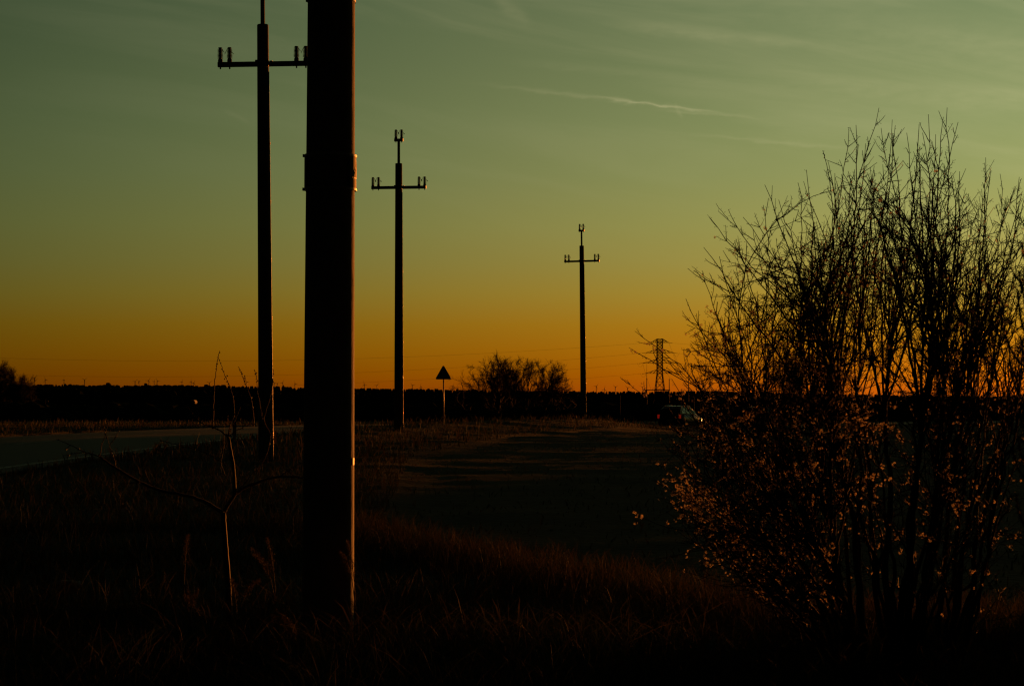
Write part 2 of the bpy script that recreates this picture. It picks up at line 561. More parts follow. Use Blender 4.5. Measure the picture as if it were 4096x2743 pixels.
def make_pole(px, Y, zb, yaw, lean, label, head=True, tie=1, conductor=True):
    x = (px - CX) / F * Y
    root = empty('utility_pole', (x, Y, zb), R(yaw))
    root.rotation_euler = (0, R(lean), R(yaw))
    G = Geo()
    zs = np.linspace(-0.5, PH, 22)
    prof = [(RB + (RT - RB) * max(0, zz) / PH, zz) for zz in zs] + [(RT - 0.012, PH + 0.014)]
    G.lathe(prof, sides=40)
    G.build('shaft', M['concrete'], root, smooth=True)
    if conductor:
        # earthing conductor down the right side with clips
        a = R(-12)
        G = Geo()
        zs = np.linspace(0.0, 8.85, 30)
        rr = RB + (RT - RB) * zs / PH + 0.006
        ang = a - R(yaw)
        G.tubes(np.stack([rr * math.cos(ang), rr * math.sin(ang), zs], 1), np.full(30, 0.0075), 8)
        G.build('earthing_conductor', M['galv'], root, smooth=True)
        for zc in (0.75, 2.05, 3.35, 4.65, 5.95, 7.25):
            G = Geo()
            r0 = RB + (RT - RB) * zc / PH + 0.008
            G.box((r0 * math.cos(ang), r0 * math.sin(ang), zc), (0.020, 0.030, 0.045), Matrix.Rotation(ang, 4, 'Z'))
            G.lathe([(0.004, -0.012), (0.009, 0), (0.004, 0.012)], ((r0 + 0.012) * math.cos(ang), (r0 + 0.012) * math.sin(ang), zc), 8)
            G.build('clip', M['galv'], root)
    if head: make_pole_head(root, tie)
    tag(root, label, 'utility pole', 'concrete power line poles standing in a row')
    return root


pole0 = make_pole(1311, 12.75, 0.0, 0, 0.33, 'very thick near concrete pole cut off by the top edge, with a banded plate', tie=0, conductor=False)
make_pole(1064, 44.6, -0.10, -3, -0.42, 'tall concrete pole left of the thick near pole, its stem leaving the frame', tie=0)
make_pole(1595, 73.2, 0.10, -7, 0.0, 'concrete pole with crossarm just right of the thick near pole', tie=1)
make_pole(2334, 113.8, 0.10, -13, -0.62, 'smallest farthest concrete pole with crossarm, left of the lattice pylon', tie=1)


def arc_plate(name, z0, z1, p0, p1, rad, m, parent, th=0.003, n=24):
    """curved sheet; angle p measured from -Y (towards the camera), + to the right"""
    G = Geo()
    ps = np.linspace(R(p0), R(p1), n)
    rows = []
    for rr in (rad, rad + th):
        for z in (z0, z1):
            rows.append(np.stack([rr * np.sin(ps), -rr * np.cos(ps), np.full(n, z)], 1))
    V = np.concatenate(rows)
    q = []
    for i in range(n - 1):
        a, b, c, d = i, n + i, 2 * n + i, 3 * n + i
        q += [[a, b, b + 1, a + 1], [c, c + 1, d + 1, d], [a, a + 1, c + 1, c], [b, d, d + 1, b + 1]]
    q += [[0, 2 * n, 3 * n, n], [n - 1, 2 * n - 1, 4 * n - 1, 3 * n - 1]]
    G.add(V, q)
    return G.build(name, m, parent)


def wrap_poly(name, pts, rad, m, parent, n=14):
    """polygon in (phi deg, z) laid on the cylinder as a thin strip set: triangle bands"""
    G = Geo()
    (a, za), (b, zb), (c, zc) = pts     # base left, base right, apex
    V, q = [], []
    for i in range(n + 1):
        t = i / n
        l = a + (c - a) * t; r = b + (c - b) * t; z = za + (zc - za) * t
        m_ = 6
        for j in range(m_ + 1):
            p = R(l + (r - l) * j / m_)
            V.append((rad * math.sin(p), -rad * math.cos(p), z))
    m_ = 7
    for i in range(n):
        for j in range(6):
            q.append([i * m_ + j, i * m_ + j + 1, (i + 1) * m_ + j + 1, (i + 1) * m_ + j])
    G.add(V, q)
    return G.build(name, m, parent)


rp = RB + (RT - RB) * 2.97 / PH
pl = arc_plate('warning_plate', 2.858, 3.072, 52, 138, rp + 0.006, M['signwhite'], pole0)
wrap_poly('triangle_border', [(62, 2.925), (124, 2.925), (93, 3.055)], rp + 0.0105, M['black'], pl)
wrap_poly('triangle_field', [(68, 2.931), (118, 2.931), (93, 3.042)], rp + 0.0120, M['signyellow'], pl)
arc_plate('lettering_panel', 2.868, 2.915, 54, 136, rp + 0.0095, M['signyellow'], pl, 0.001)
pl['label'] = 'white wrap-round plate with yellow warning triangle'
arc_plate('number_plate', 2.858, 3.072, -135, -62, rp + 0.008, M['darksteel'], pole0)
for zc in (2.856, 3.070, 4.062):
    rr = RB + (RT - RB) * zc / PH
    b = arc_plate('band', zc - 0.007, zc + 0.007, -180, 179.9, rr + (0.0115 if zc < 4 else 0.003), M['galv'], pole0, 0.002, 60)
    G = Geo()
    G.box((-(rr + (0.016 if zc < 4 else 0.006)), -0.02, zc), (0.008, 0.024, 0.018))
    G.build('buckle', M['darksteel'], b)
cl_ = Geo()
r0 = RB + (RT - RB) * 1.12 / PH
p_ = R(78)
cl_.box(((r0 - .002) * math.sin(p_), -(r0 - .002) * math.cos(p_), 1.12), (0.010, 0.03, 0.045), Matrix.Rotation(R(-12), 4, 'Z'))
cl_.build('clamp', M['darksteel'], pole0)


# ---------------------------------------------------------------- road furniture
def tri_sign(px, Y, ztop, side):
    x = (px - CX) / F * Y
    z0 = gz(x, Y)
    root = empty('warning_sign', (x, Y, z0), R(-6))
    zt = ztop - z0
    h = side * 0.866
    G = Geo(); G.tubes([[(0, 0.02, -0.2), (0, 0.02, zt - 0.12)]], [[0.03, 0.03]], 12)
    G.build('post', M['galv'], root, smooth=True)

    def rtri(s, rc, zc):
        pts = []
        c = [(-s / 2, -s * 0.2887), (s / 2, -s * 0.2887), (0, s * 0.5774)]
        for k, (cx, cz) in enumerate(c):
            dn = math.hypot(cx, cz)
            ccx, ccz = cx * (1 - 2 * rc / dn), cz * (1 - 2 * rc / dn)
            a0 = math.atan2(cz, cx)
            for j in range(-3, 4):
                a = a0 + j * math.pi / 9
                pts.append((ccx + rc * math.cos(a), ccz + rc * math.sin(a) + zc))
        return pts
    zc = zt - side * 0.5774
    G = Geo(); G.prism(rtri(side, 0.05, zc), -0.03, -0.015)
    pnl = G.build('sign_panel', M['signback'], root)
    G = Geo(); G.prism(rtri(side * 0.985, 0.05, zc), -0.0135, -0.0105); pf = G.build('red_border', M['signred'], pnl)
    G = Geo(); G.box((0, 0.005, zc - 0.12), (0.34, 0.02, 0.04)); G.box((0, 0.005, zc + 0.12), (0.2, 0.02, 0.04))
    G.box((-0.03, -0.034, zc - 0.02), (0.10, 0.006, 0.34))
    G.build('mount_rail', M['galv'], root)
    tag(root, 'rounded triangular warning sign on a thin post between the concrete poles', 'road sign')


tri_sign(1774, 90, 2.87, 0.77)


def delineator(px, Y, h, label):
    x = (px - CX) / F * Y
    root = empty('delineator_post', (x, Y, gz(x, Y)), R(8))
    G = Geo(); G.prism([(-0.06, -0.1), (0.06, -0.1), (0.06, h - 0.07), (-0.06, h)], -0.03, 0.03); G.build('post_body', M['whiteplastic'], root)
    G = Geo(); G.prism([(-0.062, h - 0.36), (0.062, h - 0.43), (0.062, h - 0.17), (-0.062, h - 0.10)], -0.032, 0.032); b = G.build('black_band', M['black'], root)
    G = Geo(); G.box((0, -0.035, h - 0.26), (0.045, 0.006, 0.15)); G.build('reflector', M['reflector'], b)
    tag(root, label, 'roadside post')


delineator(938, 68, 0.86, 'white roadside marker post with lit orange edge, left of the second tallest pole')


def crossarm_post():
    Y = 330
    p = at(181, 1692, Y)
    root = empty('telegraph_pole', (p.x, Y, gz(p.x, Y)))
    top = at(181, 1596, Y).z - gz(p.x, Y)
    G = Geo(); G.tubes([[(0, 0, -0.3), (0, 0, top)]], [[0.11, 0.08]], 8); G.build('post', M['wood'], root)
    G = Geo(); G.box((0, -0.1, top - 0.35), (1.1, 0.1, 0.1)); arm = G.build('crossarm', M['wood'], root)
    for sx in (-0.45, 0.45):
        G = Geo(); G.lathe([(0.04, 0), (0.05, 0.05), (0.02, 0.14)], (sx, -0.1, top - 0.298), 8); G.build('insulator', M['porcelain'], arm)
    G = Geo(); G.box((0.12, -0.1, at(181, 1666, Y).z - gz(p.x, Y)), (0.16, 0.05, 0.22)); G.build('metal_plate', M['reflector'], root)
    tag(root, 'thin pole with orange glint across the road at far left', 'utility pole')


crossarm_post()


# ---------------------------------------------------------------- cars
def loft(G, secs):
    """secs: list of rings with same count -> closed loft"""
    n = len(secs[0]); V = np.array(secs, float).reshape(-1, 3); q = []
    for k in range(len(secs) - 1):
        for j in range(n):
            q.append([k * n + j, k * n + (j + 1) % n, (k + 1) * n + (j + 1) % n, (k + 1) * n + j])
    t = []
    for j in range(1, n - 1):
        t.append([0, j + 1, j]); b = (len(secs) - 1) * n; t.append([b, b + j, b + j + 1])
    G.add(V, q, t)


def make_car(paint, rails=True, lit=True):
    """length along +Y (front at +Y), width X, ground z=0"""
    root = empty('parked_car', (0, 0, 0))
    # lower body: stations along y : (y, halfwidth, z low, z belt)
    st = [(-2.20, .70, .42, .62), (-2.16, .80, .33, .92), (-2.05, .86, .27, 1.02), (-1.4, .89, .22, 1.03), (0.0, .90, .20, 0.99),
          (0.95, .89, .20, .97), (1.55, .87, .22, .86), (1.95, .82, .25, .74), (2.14, .72, .32, .62), (2.20, .60, .40, .54)]
    secs = []
    for y, w, zl, zb in st:
        secs.append([(-w * .93, y, zl), (w * .93, y, zl), (w, y, zl + .12), (w, y, zl + (zb - zl) * .6), (w * .965, y, zb - .03),
                     (w * .88, y, zb), (-w * .88, y, zb), (-w * .965, y, zb - .03), (-w, y, zl + (zb - zl) * .6), (-w, y, zl + .12)])
    G = Geo(); loft(G, secs); body = G.build('body', paint, root, smooth=True)
    # cabin frame and roof
    cab = [(-2.06, .74, .98, 1.02), (-1.86, .70, .98, 1.40), (-1.55, .66, .98, 1.58), (-0.6, .66, .98, 1.62), (0.25, .66, .98, 1.55),
           (0.62, .67, .97, 1.36), (0.98, .70, .95, 1.12), (1.22, .72, .93, .985)]
    secs = []
    for y, wt, zl, zt in cab:
        wb = .80
        secs.append([(-wb, y, zl - .03), (wb, y, zl - .03), (wb - (wb - wt) * .2, y, zl + (zt - zl) * .25), (wt + .02, y, zl + (zt - zl) * .88), (wt - .08, y, zt), (-wt + .08, y, zt),
                     (-wt - .02, y, zl + (zt - zl) * .88), (-wb + (wb - wt) * .2, y, zl + (zt - zl) * .25)])
    G = Geo(); loft(G, secs); G.build('roof', paint, root)
    for s in (-1, 1):
        for ys, tops in (((-1.72, -1.05), (1.30, 1.50)), ((-0.95, -0.15), (1.50, 1.50)), ((-0.07, 0.86), (1.47, 1.16))):
            G = Geo()
            a, b = ys; ta, tb = tops
            f = lambda z: s * (.812 - max(0, z - 1.0) * .235)
            Vv = [(f(1.05), a, 1.05), (f(1.05), b, 1.05), (f(tb), b - .03, tb), (f(ta), a + .03, ta)]
            Vo = [(x + s * .012, y, z) for x, y, z in Vv]
            G.add(Vv + Vo, [[0, 1, 2, 3], [4, 7, 6, 5], [0, 4, 5, 1], [1, 5, 6, 2], [2, 6, 7, 3], [3, 7, 4, 0]])
            G.build('side_window', M['glass'], root)
    G = Geo(); G.add([(-.62, -2.065, 1.06), (.62, -2.065, 1.06), (.56, -1.885, 1.42), (-.56, -1.885, 1.42), (-.62, -2.08, 1.06), (.62, -2.08, 1.06), (.56, -1.90, 1.42), (-.56, -1.90, 1.42)],
                     [[0, 1, 2, 3], [4, 7, 6, 5], [0, 4, 5, 1], [1, 5, 6, 2], [2, 6, 7, 3], [3, 7, 4, 0]])
    G.build('rear_window', M['glass'], root)
    G = Geo(); G.add([(-.64, 1.16, 1.03), (.64, 1.16, 1.03), (.57, .46, 1.475), (-.57, .46, 1.475), (-.64, 1.175, 1.045), (.64, 1.175, 1.045), (.57, .475, 1.49), (-.57, .475, 1.49)],
                     [[0, 1, 2, 3], [4, 7, 6, 5], [0, 4, 5, 1], [1, 5, 6, 2], [2, 6, 7, 3], [3, 7, 4, 0]])
    G.build('windscreen', M['glass'], root)
    for s in (-1, 1):
        for y in (-1.32, 1.38):
            G = Geo()
            a = np.linspace(0, 2 * math.pi, 25)[:-1]
            for rr, x0, x1, nm in ((.325, .70, .905, 'tyre'),):
                V = [(s * x0, y + rr * math.cos(t), .325 + rr * math.sin(t)) for t in a] + [(s * x1, y + rr * math.cos(t), .325 + rr * math.sin(t)) for t in a]
                n = 24
                q = [[i, (i + 1) % n, n + (i + 1) % n, n + i] for i in range(n)]
                tt = [[0, i + 1, i] for i in range(1, n - 1)] + [[n, n + i, n + i + 1] for i in range(1, n - 1)]
                G.add(V, q, tt)
            w = G.build('wheel', M['rubber'], root)
            G = Geo()
            V = [(s * .912, y + .2 * math.cos(t), .325 + .2 * math.sin(t)) for t in a] + [(s * .90, y + .2 * math.cos(t), .325 + .2 * math.sin(t)) for t in a]
            G.add(V, q, tt); G.build('rim', M['alloy'], w)
        G = Geo(); G.box((s * .78, -2.145, .88), (.15, .06, .26)); G.build('tail_light', M['tail'], root)
        G = Geo(); G.box((s * .755, 1.99, .64), (.12, .16, .18), Matrix.Rotation(R(-30 * s), 4, 'Z')); G.build('headlight', M['lamp'] if lit else M['glass'], root)
        G = Geo(); G.box((s * .99, .74, 1.07), (.20, .10, .13)); G.build('wing_mirror', paint, root)
        if rails:
            G = Geo(); t = np.linspace(0, 1, 9)
            G.tubes(np.stack([s * .60 + 0 * t, -1.6 + 1.75 * t, 1.555 + .10 * np.sin(t * math.pi) ** .5], 1), np.full(9, .018), 6)
            G.build('roof_rail', M['alloy'], root)
    G = Geo(); G.box((0, -2.20, .62), (.52, .02, .12)); G.build('number_plate', M['whiteplastic'], root)
    G = Geo(); G.box((0, -2.13, .43), (1.5, .12, .16)); G.build('bumper', M['black'], root)
    return root


car = make_car(M['carpaint'])
p = at(2722, 1712, 155)
car.scale = (1.12, 1.12, 1.12)
car.location = (p.x, 155, p.z); car.rotation_euler = (0, 0, R(-26))
tag(car, 'dark estate car with roof rails and bright headlight glint, left of the plum bush', 'car', 'cars parked beyond the field')
car2 = make_car(M['carpaint2'], rails=False, lit=False)
p = at(3045, 1738, 152)
car2.location = (p.x, 152, p.z); car2.rotation_euler = (0, 0, R(-32))
tag(car2, 'lower car mostly hidden behind the blossoming bush, only its windows glinting', 'car', 'cars parked beyond the field')
for c in (car, car2):
    c.location.z = gz(c.location.x, c.location.y) if abs(gz(c.location.x, c.location.y) - c.location.z) < 0.6 else c.location.z


# ---------------------------------------------------------------- fence and posts beyond
def far_fence():
    Y = 215
    x0, x1 = at(2788, 0, Y).x, at(2990, 0, Y).x
    z0 = gz((x0 + x1) / 2, Y)
    ztop = at(0, 1612, Y).z - z0
    root = empty('slatted_fence', ((x0 + x1) / 2, Y, z0))
    L = x1 - x0
    n = 46
    G = Geo()
    for k in range(n):
        xx = -L / 2 + L * (k + .5) / n
        hh = ztop - random.uniform(0, .12)
        G.box((xx, 0, hh / 2), (0.055, 0.02, hh))
    G.build('slats', M['wood'], root)
    for k in range(4):
        G = Geo(); G.box((-L / 2 + L * k / 3, 0.07, ztop / 2), (0.09, 0.09, ztop + .1)); G.build('post', M['wood'], root)
    for zz in (0.3, ztop - .3):
        G = Geo(); G.box((0, 0.035, zz), (L, 0.04, 0.07)); G.build('rail', M['wood'], root)
    tag(root, 'slatted wooden fence behind the cars, seen through the bush', 'fence')


far_fence()


def far_post(px, ytop, Y, m, label, w=0.05):
    x = at(px, 0, Y).x
    zz = gz(x, Y); h = at(0, ytop, Y).z - zz
    root = empty('marker_post', (x, Y, zz))
    G = Geo(); G.tubes([[(0, 0, -.2), (0, 0, h)]], [[w, w]], 8); G.build('post', m, root)
    G = Geo(); G.lathe([(w * 1.3, 0), (w * 1.4, .05), (w * .4, .12)], (0, 0, h), 8); G.build('cap', m, root)
    tag(root, label, 'post')


far_post(2776, 1592, 190, M['wood'], 'slim post with orange lit edge just above and right of the estate car')
far_post(2480, 1584, 230, M['wood'], 'thin bare post standing in the dark left of the pylon legs')

# ---------------------------------------------------------------- pylon, wires, substation
def pylon():
    Y = 1000.0
    s = Y / F
    cx = at(2639, 0, Y).x
    zb = gz(cx, Y)
    Z = lambda py: CAMZ + (HY - py) * s - zb
    root = empty('power_pylon', (cx, Y, zb), R(4))
    G = Geo()
    zt, zw = Z(1355), Z(1497)
    hw = 10.6 * s
    hb = 30 * s
    hwid = lambda z: hw if z >= zw else hw + (hb - hw) * (zw - z) / zw
    for sx in (-1, 1):
        for sy in (-1, 1):
            G.bar((sx * hw, sy * hw, zt), (sx * hw, sy * hw, zw), .17)
            G.bar((sx * hw, sy * hw, zw), (sx * hb, sy * hb, 0), .2)
    zs = list(np.linspace(zt, zw, 12)) + list(np.linspace(zw, 0, 7)[1:])
    for a, b in zip(zs[:-1], zs[1:]):
        wa, wb = hwid(a), hwid(b)
        for sy in (-1, 1):
            G.bar((-wa, sy * wa, a), (wb, sy * wb, b), .09); G.bar((wa, sy * wa, a), (-wb, sy * wb, b), .09)
            G.bar((-wa, sy * wa, a), (wa, sy * wa, a), .11)
        for sx in (-1, 1):
            G.bar((sx * wa, -wa, a), (sx * wb, wb, b), .07); G.bar((sx * wa, -wa, a), (sx * wa, wa, a), .07)
    G.build('tower_body', M['lattice'], root)
    for py, l, r, up in ((1370, 36, 37, 15), (1411, 57, 58, 15), (1452, 69, 69, 15), (1493, 57, 70, 15)):
        z = Z(py)
        G = Geo()
        for sgn, e in ((-1, l), (1, r)):
            tip = (sgn * e * s, 0, z)
            for sy in (-1, 1):
                G.bar((sgn * hw, sy * hw, z), tip, .10)
                G.bar((sgn * hw, sy * hw, z + up * s), tip, .10)
            for t in (.33, .66):
                xx = sgn * (hw + (e * s - hw) * t)
                for sy in (-1, 1):
                    G.bar((xx, sy * hw * (1 - t), z), (sgn * (hw + (e * s - hw) * (t - .3)), sy * hw * (1 - t + .3), z + up * s * (1 - t + .3)), .09)
            G.bar((sgn * hw, 0, z), (-sgn * hw, 0, z), .12)
        G.build('crossarm', M['lattice'], root)
        for sgn, e in ((-1, l), (1, r)):
            G = Geo(); G.tubes([[(sgn * e * s, 0, z), (sgn * (e + 14) * s, 0, z - .3)]], [[.10, .10]], 6)
            t = np.linspace(0, 1, 9)
            if py > 1380:
                xx = sgn * ((e - 4) + 26 * t) * s
                G.tubes(np.stack([xx, 0 * t, z - 1.9 * np.sin(t * math.pi)], 1), np.full(9, .035), 4)
            G.build('insulator_string', M['porcelain'], root)
    tag(root, 'lattice steel pylon with four tiers of arms on the horizon', 'pylon')
    return root


pylon()


def wire(name, pts, Y, label, r=0.03, group='power lines crossing the sunset'):
    pts = np.array(pts, float)
    d = np.linspace(pts[0, 0], pts[-1, 0], 60)
    # quadratic fit keeps the sag smooth
    if len(pts) > 2:
        c = np.polyfit(pts[:, 0], pts[:, 1], 2)
        y = np.polyval(c, d)
        # pin the start
        y += (pts[0, 1] - y[0]) * np.exp(-np.abs(d - d[0]) / 200)
    else:
        y = np.interp(d, pts[:, 0], pts[:, 1]) + 6 * np.sin(np.linspace(0, math.pi, 60))
    Ys = Y if np.ndim(Y) else np.full(60, float(Y))
    Ys = np.linspace(Ys[0], Ys[-1], 60)
    P = np.stack([(d - CX) / F * Ys, Ys, CAMZ + (HY - y) / F * Ys], 1)
    G = Geo(); G.tubes(P, np.full(60, r), 5)
    tag(G.build(name, M['wire'], smooth=True), label, 'power line', group)


wire('power_line', [(2603, 1370), (2500, 1378), (2035, 1405), (1420, 1434), (1020, 1444), (517, 1443), (0, 1433), (-500, 1408)], 1000, 'topmost wire running left from the top pylon arm')
wire('power_line', [(2582, 1411), (2500, 1419), (1888, 1465), (1419, 1491), (1029, 1503), (517, 1507), (94, 1500), (-500, 1478)], 1000, 'second wire from the top running left from the pylon')
wire('power_line', [(2570, 1452), (2500, 1458), (2198, 1485), (1804, 1513), (1419, 1533), (1000, 1545), (400, 1549), (-400, 1540)], 1000, 'third wire from the top running left from the pylon')
wire('power_line', [(2582, 1493), (2500, 1500), (2241, 1520), (1804, 1546), (1682, 1554), (1300, 1572), (700, 1585)], 1000, 'lowest wire running left from the pylon towards the forest')
for py, x0, lab in ((1371, 2676, 'topmost'), (1412, 2697, 'second'), (1453, 2708, 'third'), (1494, 2709, 'lowest')):
    wire('power_line', [(x0, py), (2840, py + 12), (3300, py + 44), (4300, py + 75)], 1000, lab + ' of the four wires running right from the pylon into the bush')
for x0, y0, lab in ((2676, 1372, 'top'), (2698, 1414, 'second'), (2709, 1455, 'third')):
    wire('power_line', [(x0, y0), (2754, 1560 + (y0 - 1372) * .12)], (1000, 960), 'slack wire dropping steeply from the %s right pylon arm to the substation' % lab, 0.04)
wire('power_line', [(2604, 1372), (2700, 1545)], (1000, 960), 'slack wire dropping steeply from the top left pylon arm', 0.04)
wire('power_line', [(2571, 1455), (2604, 1556)], (1000, 960), 'slack wire dropping from the lowest left arm to the gantry', 0.04)


def mast(px, ytop, ymid, Y, label):
    x = at(px, 0, Y).x; zb = gz(x, Y); s = Y / F
    root = empty('lightning_mast', (x, Y, zb))
    zm = at(0, ymid, Y).z - zb; zt = at(0, ytop, Y).z - zb
    G = Geo(); G.tubes([[(0, 0, 0), (0, 0, zm)]], [[.32, .17]], 10); G.build('mast_body', M['lattice'], root)
    G = Geo(); G.tubes([[(0, 0, zm), (0, 0, zt)]], [[.09, .04]], 6); G.build('spike', M['lattice'], root)
    G = Geo(); G.lathe([(.2, 0), (.28, .2), (.2, .4)], (0, 0, zm - .2), 8); G.build('collar', M['lattice'], root)
    tag(root, label, 'mast', 'lightning masts of the substation')


mast(2587, 1455, 1514, 950, 'thin spiked mast just left of the pylon')
mast(2754, 1455, 1516, 950, 'thin spiked mast right of the pylon, towards the bush')
mast(2677, 1512, 1518, 940, 'short thick mast close beside the right pylon leg')


def gantry():
    Y = 955
    x0, x1 = at(2585, 0, Y).x, at(2676, 0, Y).x
    zb = gz(x0, Y); z = at(0, 1560, Y).z - zb
    root = empty('substation_gantry', (x0, Y, zb))
    for xx in (0, x1 - x0):
        G = Geo(); G.tubes([[(xx, 0, 0), (xx, 0, z)]], [[.4, .3]], 8); G.build('leg', M['lattice'], root)
    G = Geo(); G.box(((x1 - x0) / 2, 0, z), (x1 - x0 + 1, .5, .45)); G.build('beam', M['lattice'], root)
    for t in (.3, .62):
        G = Geo(); G.lathe([(.15, 0), (.18, .5), (.05, .9)], ((x1 - x0) * t, 0, z + .22), 8); G.build('insulator', M['porcelain'], root)
    tag(root, 'low portal gantry beam between the masts at the pylon foot', 'gantry')


gantry()

# ---------------------------------------------------------------- wind turbines
TY = 15000.0
ts = TY / F
turb = [(138, 1512), (181, 1519), (256, 1520), (338, 1519), (540, 1526), (556, 1526), (594, 1522), (617, 1526), (629, 1524), (728, 1528), (765, 1526), (775, 1532),
        (838, 1531), (988, 1528), (1098, 1532), (1110, 1535), (1131, 1531), (1180, 1535), (1458, 1537), (1508, 1542), (1649, 1541), (1684, 1548), (1812, 1544),
        (2385, 1545), (2419, 1556), (2462, 1548), (2511, 1551), (2571, 1548), (2795, 1548), (2830, 1552)]
ordn = 'first second third fourth fifth sixth seventh eighth ninth tenth eleventh twelfth thirteenth fourteenth fifteenth sixteenth seventeenth eighteenth nineteenth twentieth twenty-first twenty-second twenty-third twenty-fourth twenty-fifth twenty-sixth twenty-seventh twenty-eighth twenty-ninth thirtieth'.split()
tower_me = rotor_me = nac_me = None
for k, (px, py) in enumerate(turb):
    hub = at(px, py, TY)
    zb = gz(hub.x, TY)
    root = empty('wind_turbine', (hub.x, TY, zb), R(random.uniform(-50, 50)))
    hz = 200.0
    if tower_me is None:
        G = Geo(); G.tubes([[(0, 0, -60), (0, 0, hz)]], [[3.4, 2.0]], 8); o1 = G.build('tower', M['turbine'], root)
        G = Geo(); G.box((0, 1.5, hz + 1), (3.6, 9, 3.6)); o2 = G.build('nacelle', M['turbine'], root)
        G = Geo()
        for j in range(3):
            a = R(90 + 120 * j)
            d = np.array([math.cos(a), 0, math.sin(a)]); nn = np.array([-math.sin(a), 0, math.cos(a)])
            t = np.array([0, .15, .5, 1.0])[:, None]; L = 27.0
            w = np.array([1.2, 2.1, 1.4, .5])[:, None]
            c = d * t * L + np.array([0, -3.4, 0])
            V = np.concatenate([c - nn * w * .5, c + nn * w, c + [0, .6, 0]])
            G.add(V, [[i, i + 4, i + 5, i + 1] for i in range(3)] + [[i + 4, i + 8, i + 9, i + 5] for i in range(3)] + [[i + 8, i, i + 1, i + 9] for i in range(3)])
        o3 = G.build('rotor', M['turbine'], root)
        tower_me, nac_me, rotor_me = o1.data, o2.data, o3.data
    else:
        o1 = bpy.data.objects.new('tower', tower_me); o2 = bpy.data.objects.new('nacelle', nac_me); o3 = bpy.data.objects.new('rotor', rotor_me)
        for o in (o1, o2, o3): COL.objects.link(o); o.parent = root
    o3.location = (0, 0, hz); o3.rotation_euler = (0, R(random.uniform(0, 120)), 0)
    root.location.z = hub.z - hz
    tag(root, 'tiny wind turbine on the horizon, %s from the left' % ordn[k], 'wind turbine', 'wind turbines along the horizon')

# ---------------------------------------------------------------- far forest (one mass)
tl = np.array([(-1500, 1536), (0, 1537), (250, 1537), (500, 1540), (700, 1539), (1000, 1543), (1180, 1548), (1420, 1550), (1600, 1555), (1900, 1559), (2200, 1562), (2400, 1566),
               (2700, 1564), (2850, 1562), (3000, 1568), (3300, 1574), (3600, 1579), (4096, 1583), (5600, 1585)], float)
G = Geo()
rows = 7
for rI in range(rows):
    Yr0 = 2400 - 130 * rI
    npx = 2600
    pxs = np.arange(-1100, 5300, 5.0 if rI == 0 else 10.0)
    for px in pxs:
        px = px + random.uniform(-4, 4)
        Y = Yr0 + random.uniform(-50, 50) + (px / 4096) * 500
        top = np.interp(px, tl[:, 0], tl[:, 1])
        big = 1.0 if px > 1200 else 1.9
        clump = 4.5 * noise.noise(Vector((px * .013, rI * 3.1, 0)))
        if rI == 0:
            py = top + random.uniform(-1, 4) * big * .6 - clump * .7 * big - (random.random() < .06) * random.uniform(2, 5) * big
        else:
            py = top + rI * random.uniform(3, 8) + 4
        x = (px - CX) / F * Y
        zt = CAMZ + (HY - py) / F * Y
        zb = float(base_z(x, Y)) - 1
        h = zt - zb
        r = random.uniform(1.3, 2.8) * (1.6 if px < 900 else 1.0) * (1.0 if rI == 0 else 1.7)
        a0 = random.uniform(0, 6)
        n = 6
        conif = random.random() < .2
        lv = ((0.0, .8), (.45, 1.0), (.75, .6), (.9, .32)) if conif else ((0.0, .5), (.45, 1.1), (.85, 1.0), (.98, .7))
        V = []
        for tz, rr in lv:
            for j in range(n):
                a = a0 + j * 2 * math.pi / n
                q_ = r * rr * random.uniform(.7, 1.2)
                V.append((x + q_ * math.cos(a), Y + q_ * math.sin(a), zb + h * tz + random.uniform(-.4, .4)))
        V.append((x, Y, zt))
        qs = [[k * n + j, k * n + (j + 1) % n, (k + 1) * n + (j + 1) % n, (k + 1) * n + j] for k in range(3) for j in range(n)]
        tr = [[3 * n + j, 3 * n + (j + 1) % n, 4 * n] for j in range(n)]
        G.add(V, qs, tr)
tag(G.build('forest', M['forest']), 'dark far-off forest edge closing the horizon', 'forest', kind='stuff')

# low scrub over the land between the road and the forest
G = Geo()
for _ in range(5200):
    Y = 285 * (2100 / 285) ** random.random()
    px = random.uniform(-900, 5000)
    x = (px - CX) / F * Y
    if abs(float(road_dist(x, Y))) < 9: continue
    zb = float(base_z(x, Y)) - .3
    zlim = CAMZ + (HY - random.uniform(1606, 1640)) / F * Y
    h = min(random.uniform(1.2, 4.5) * (0.7 + Y / 900), zlim - zb)
    if h < .5: continue
    r = h * random.uniform(.6, 1.5)
    n = 7
    V = []
    for tz, rr in ((0, .8), (.5, 1.0), (.85, .6)):
        for j in range(n):
            a = j * 2 * math.pi / n
            q_ = r * rr * random.uniform(.65, 1.25)
            V.append((x + q_ * math.cos(a), Y + q_ * math.sin(a), zb + h * tz * random.uniform(.85, 1.1)))
    V.append((x, Y, zb + h))
    G.add(V, [[k * n + j, k * n + (j + 1) % n, (k + 1) * n + (j + 1) % n, (k + 1) * n + j] for k in range(2) for j in range(n)],
          [[2 * n + j, 2 * n + (j + 1) % n, 3 * n] for j in range(n)])
tag(G.build('undergrowth', M['forest']), 'low dark scrub spreading between the road and the forest', 'undergrowth', kind='stuff')

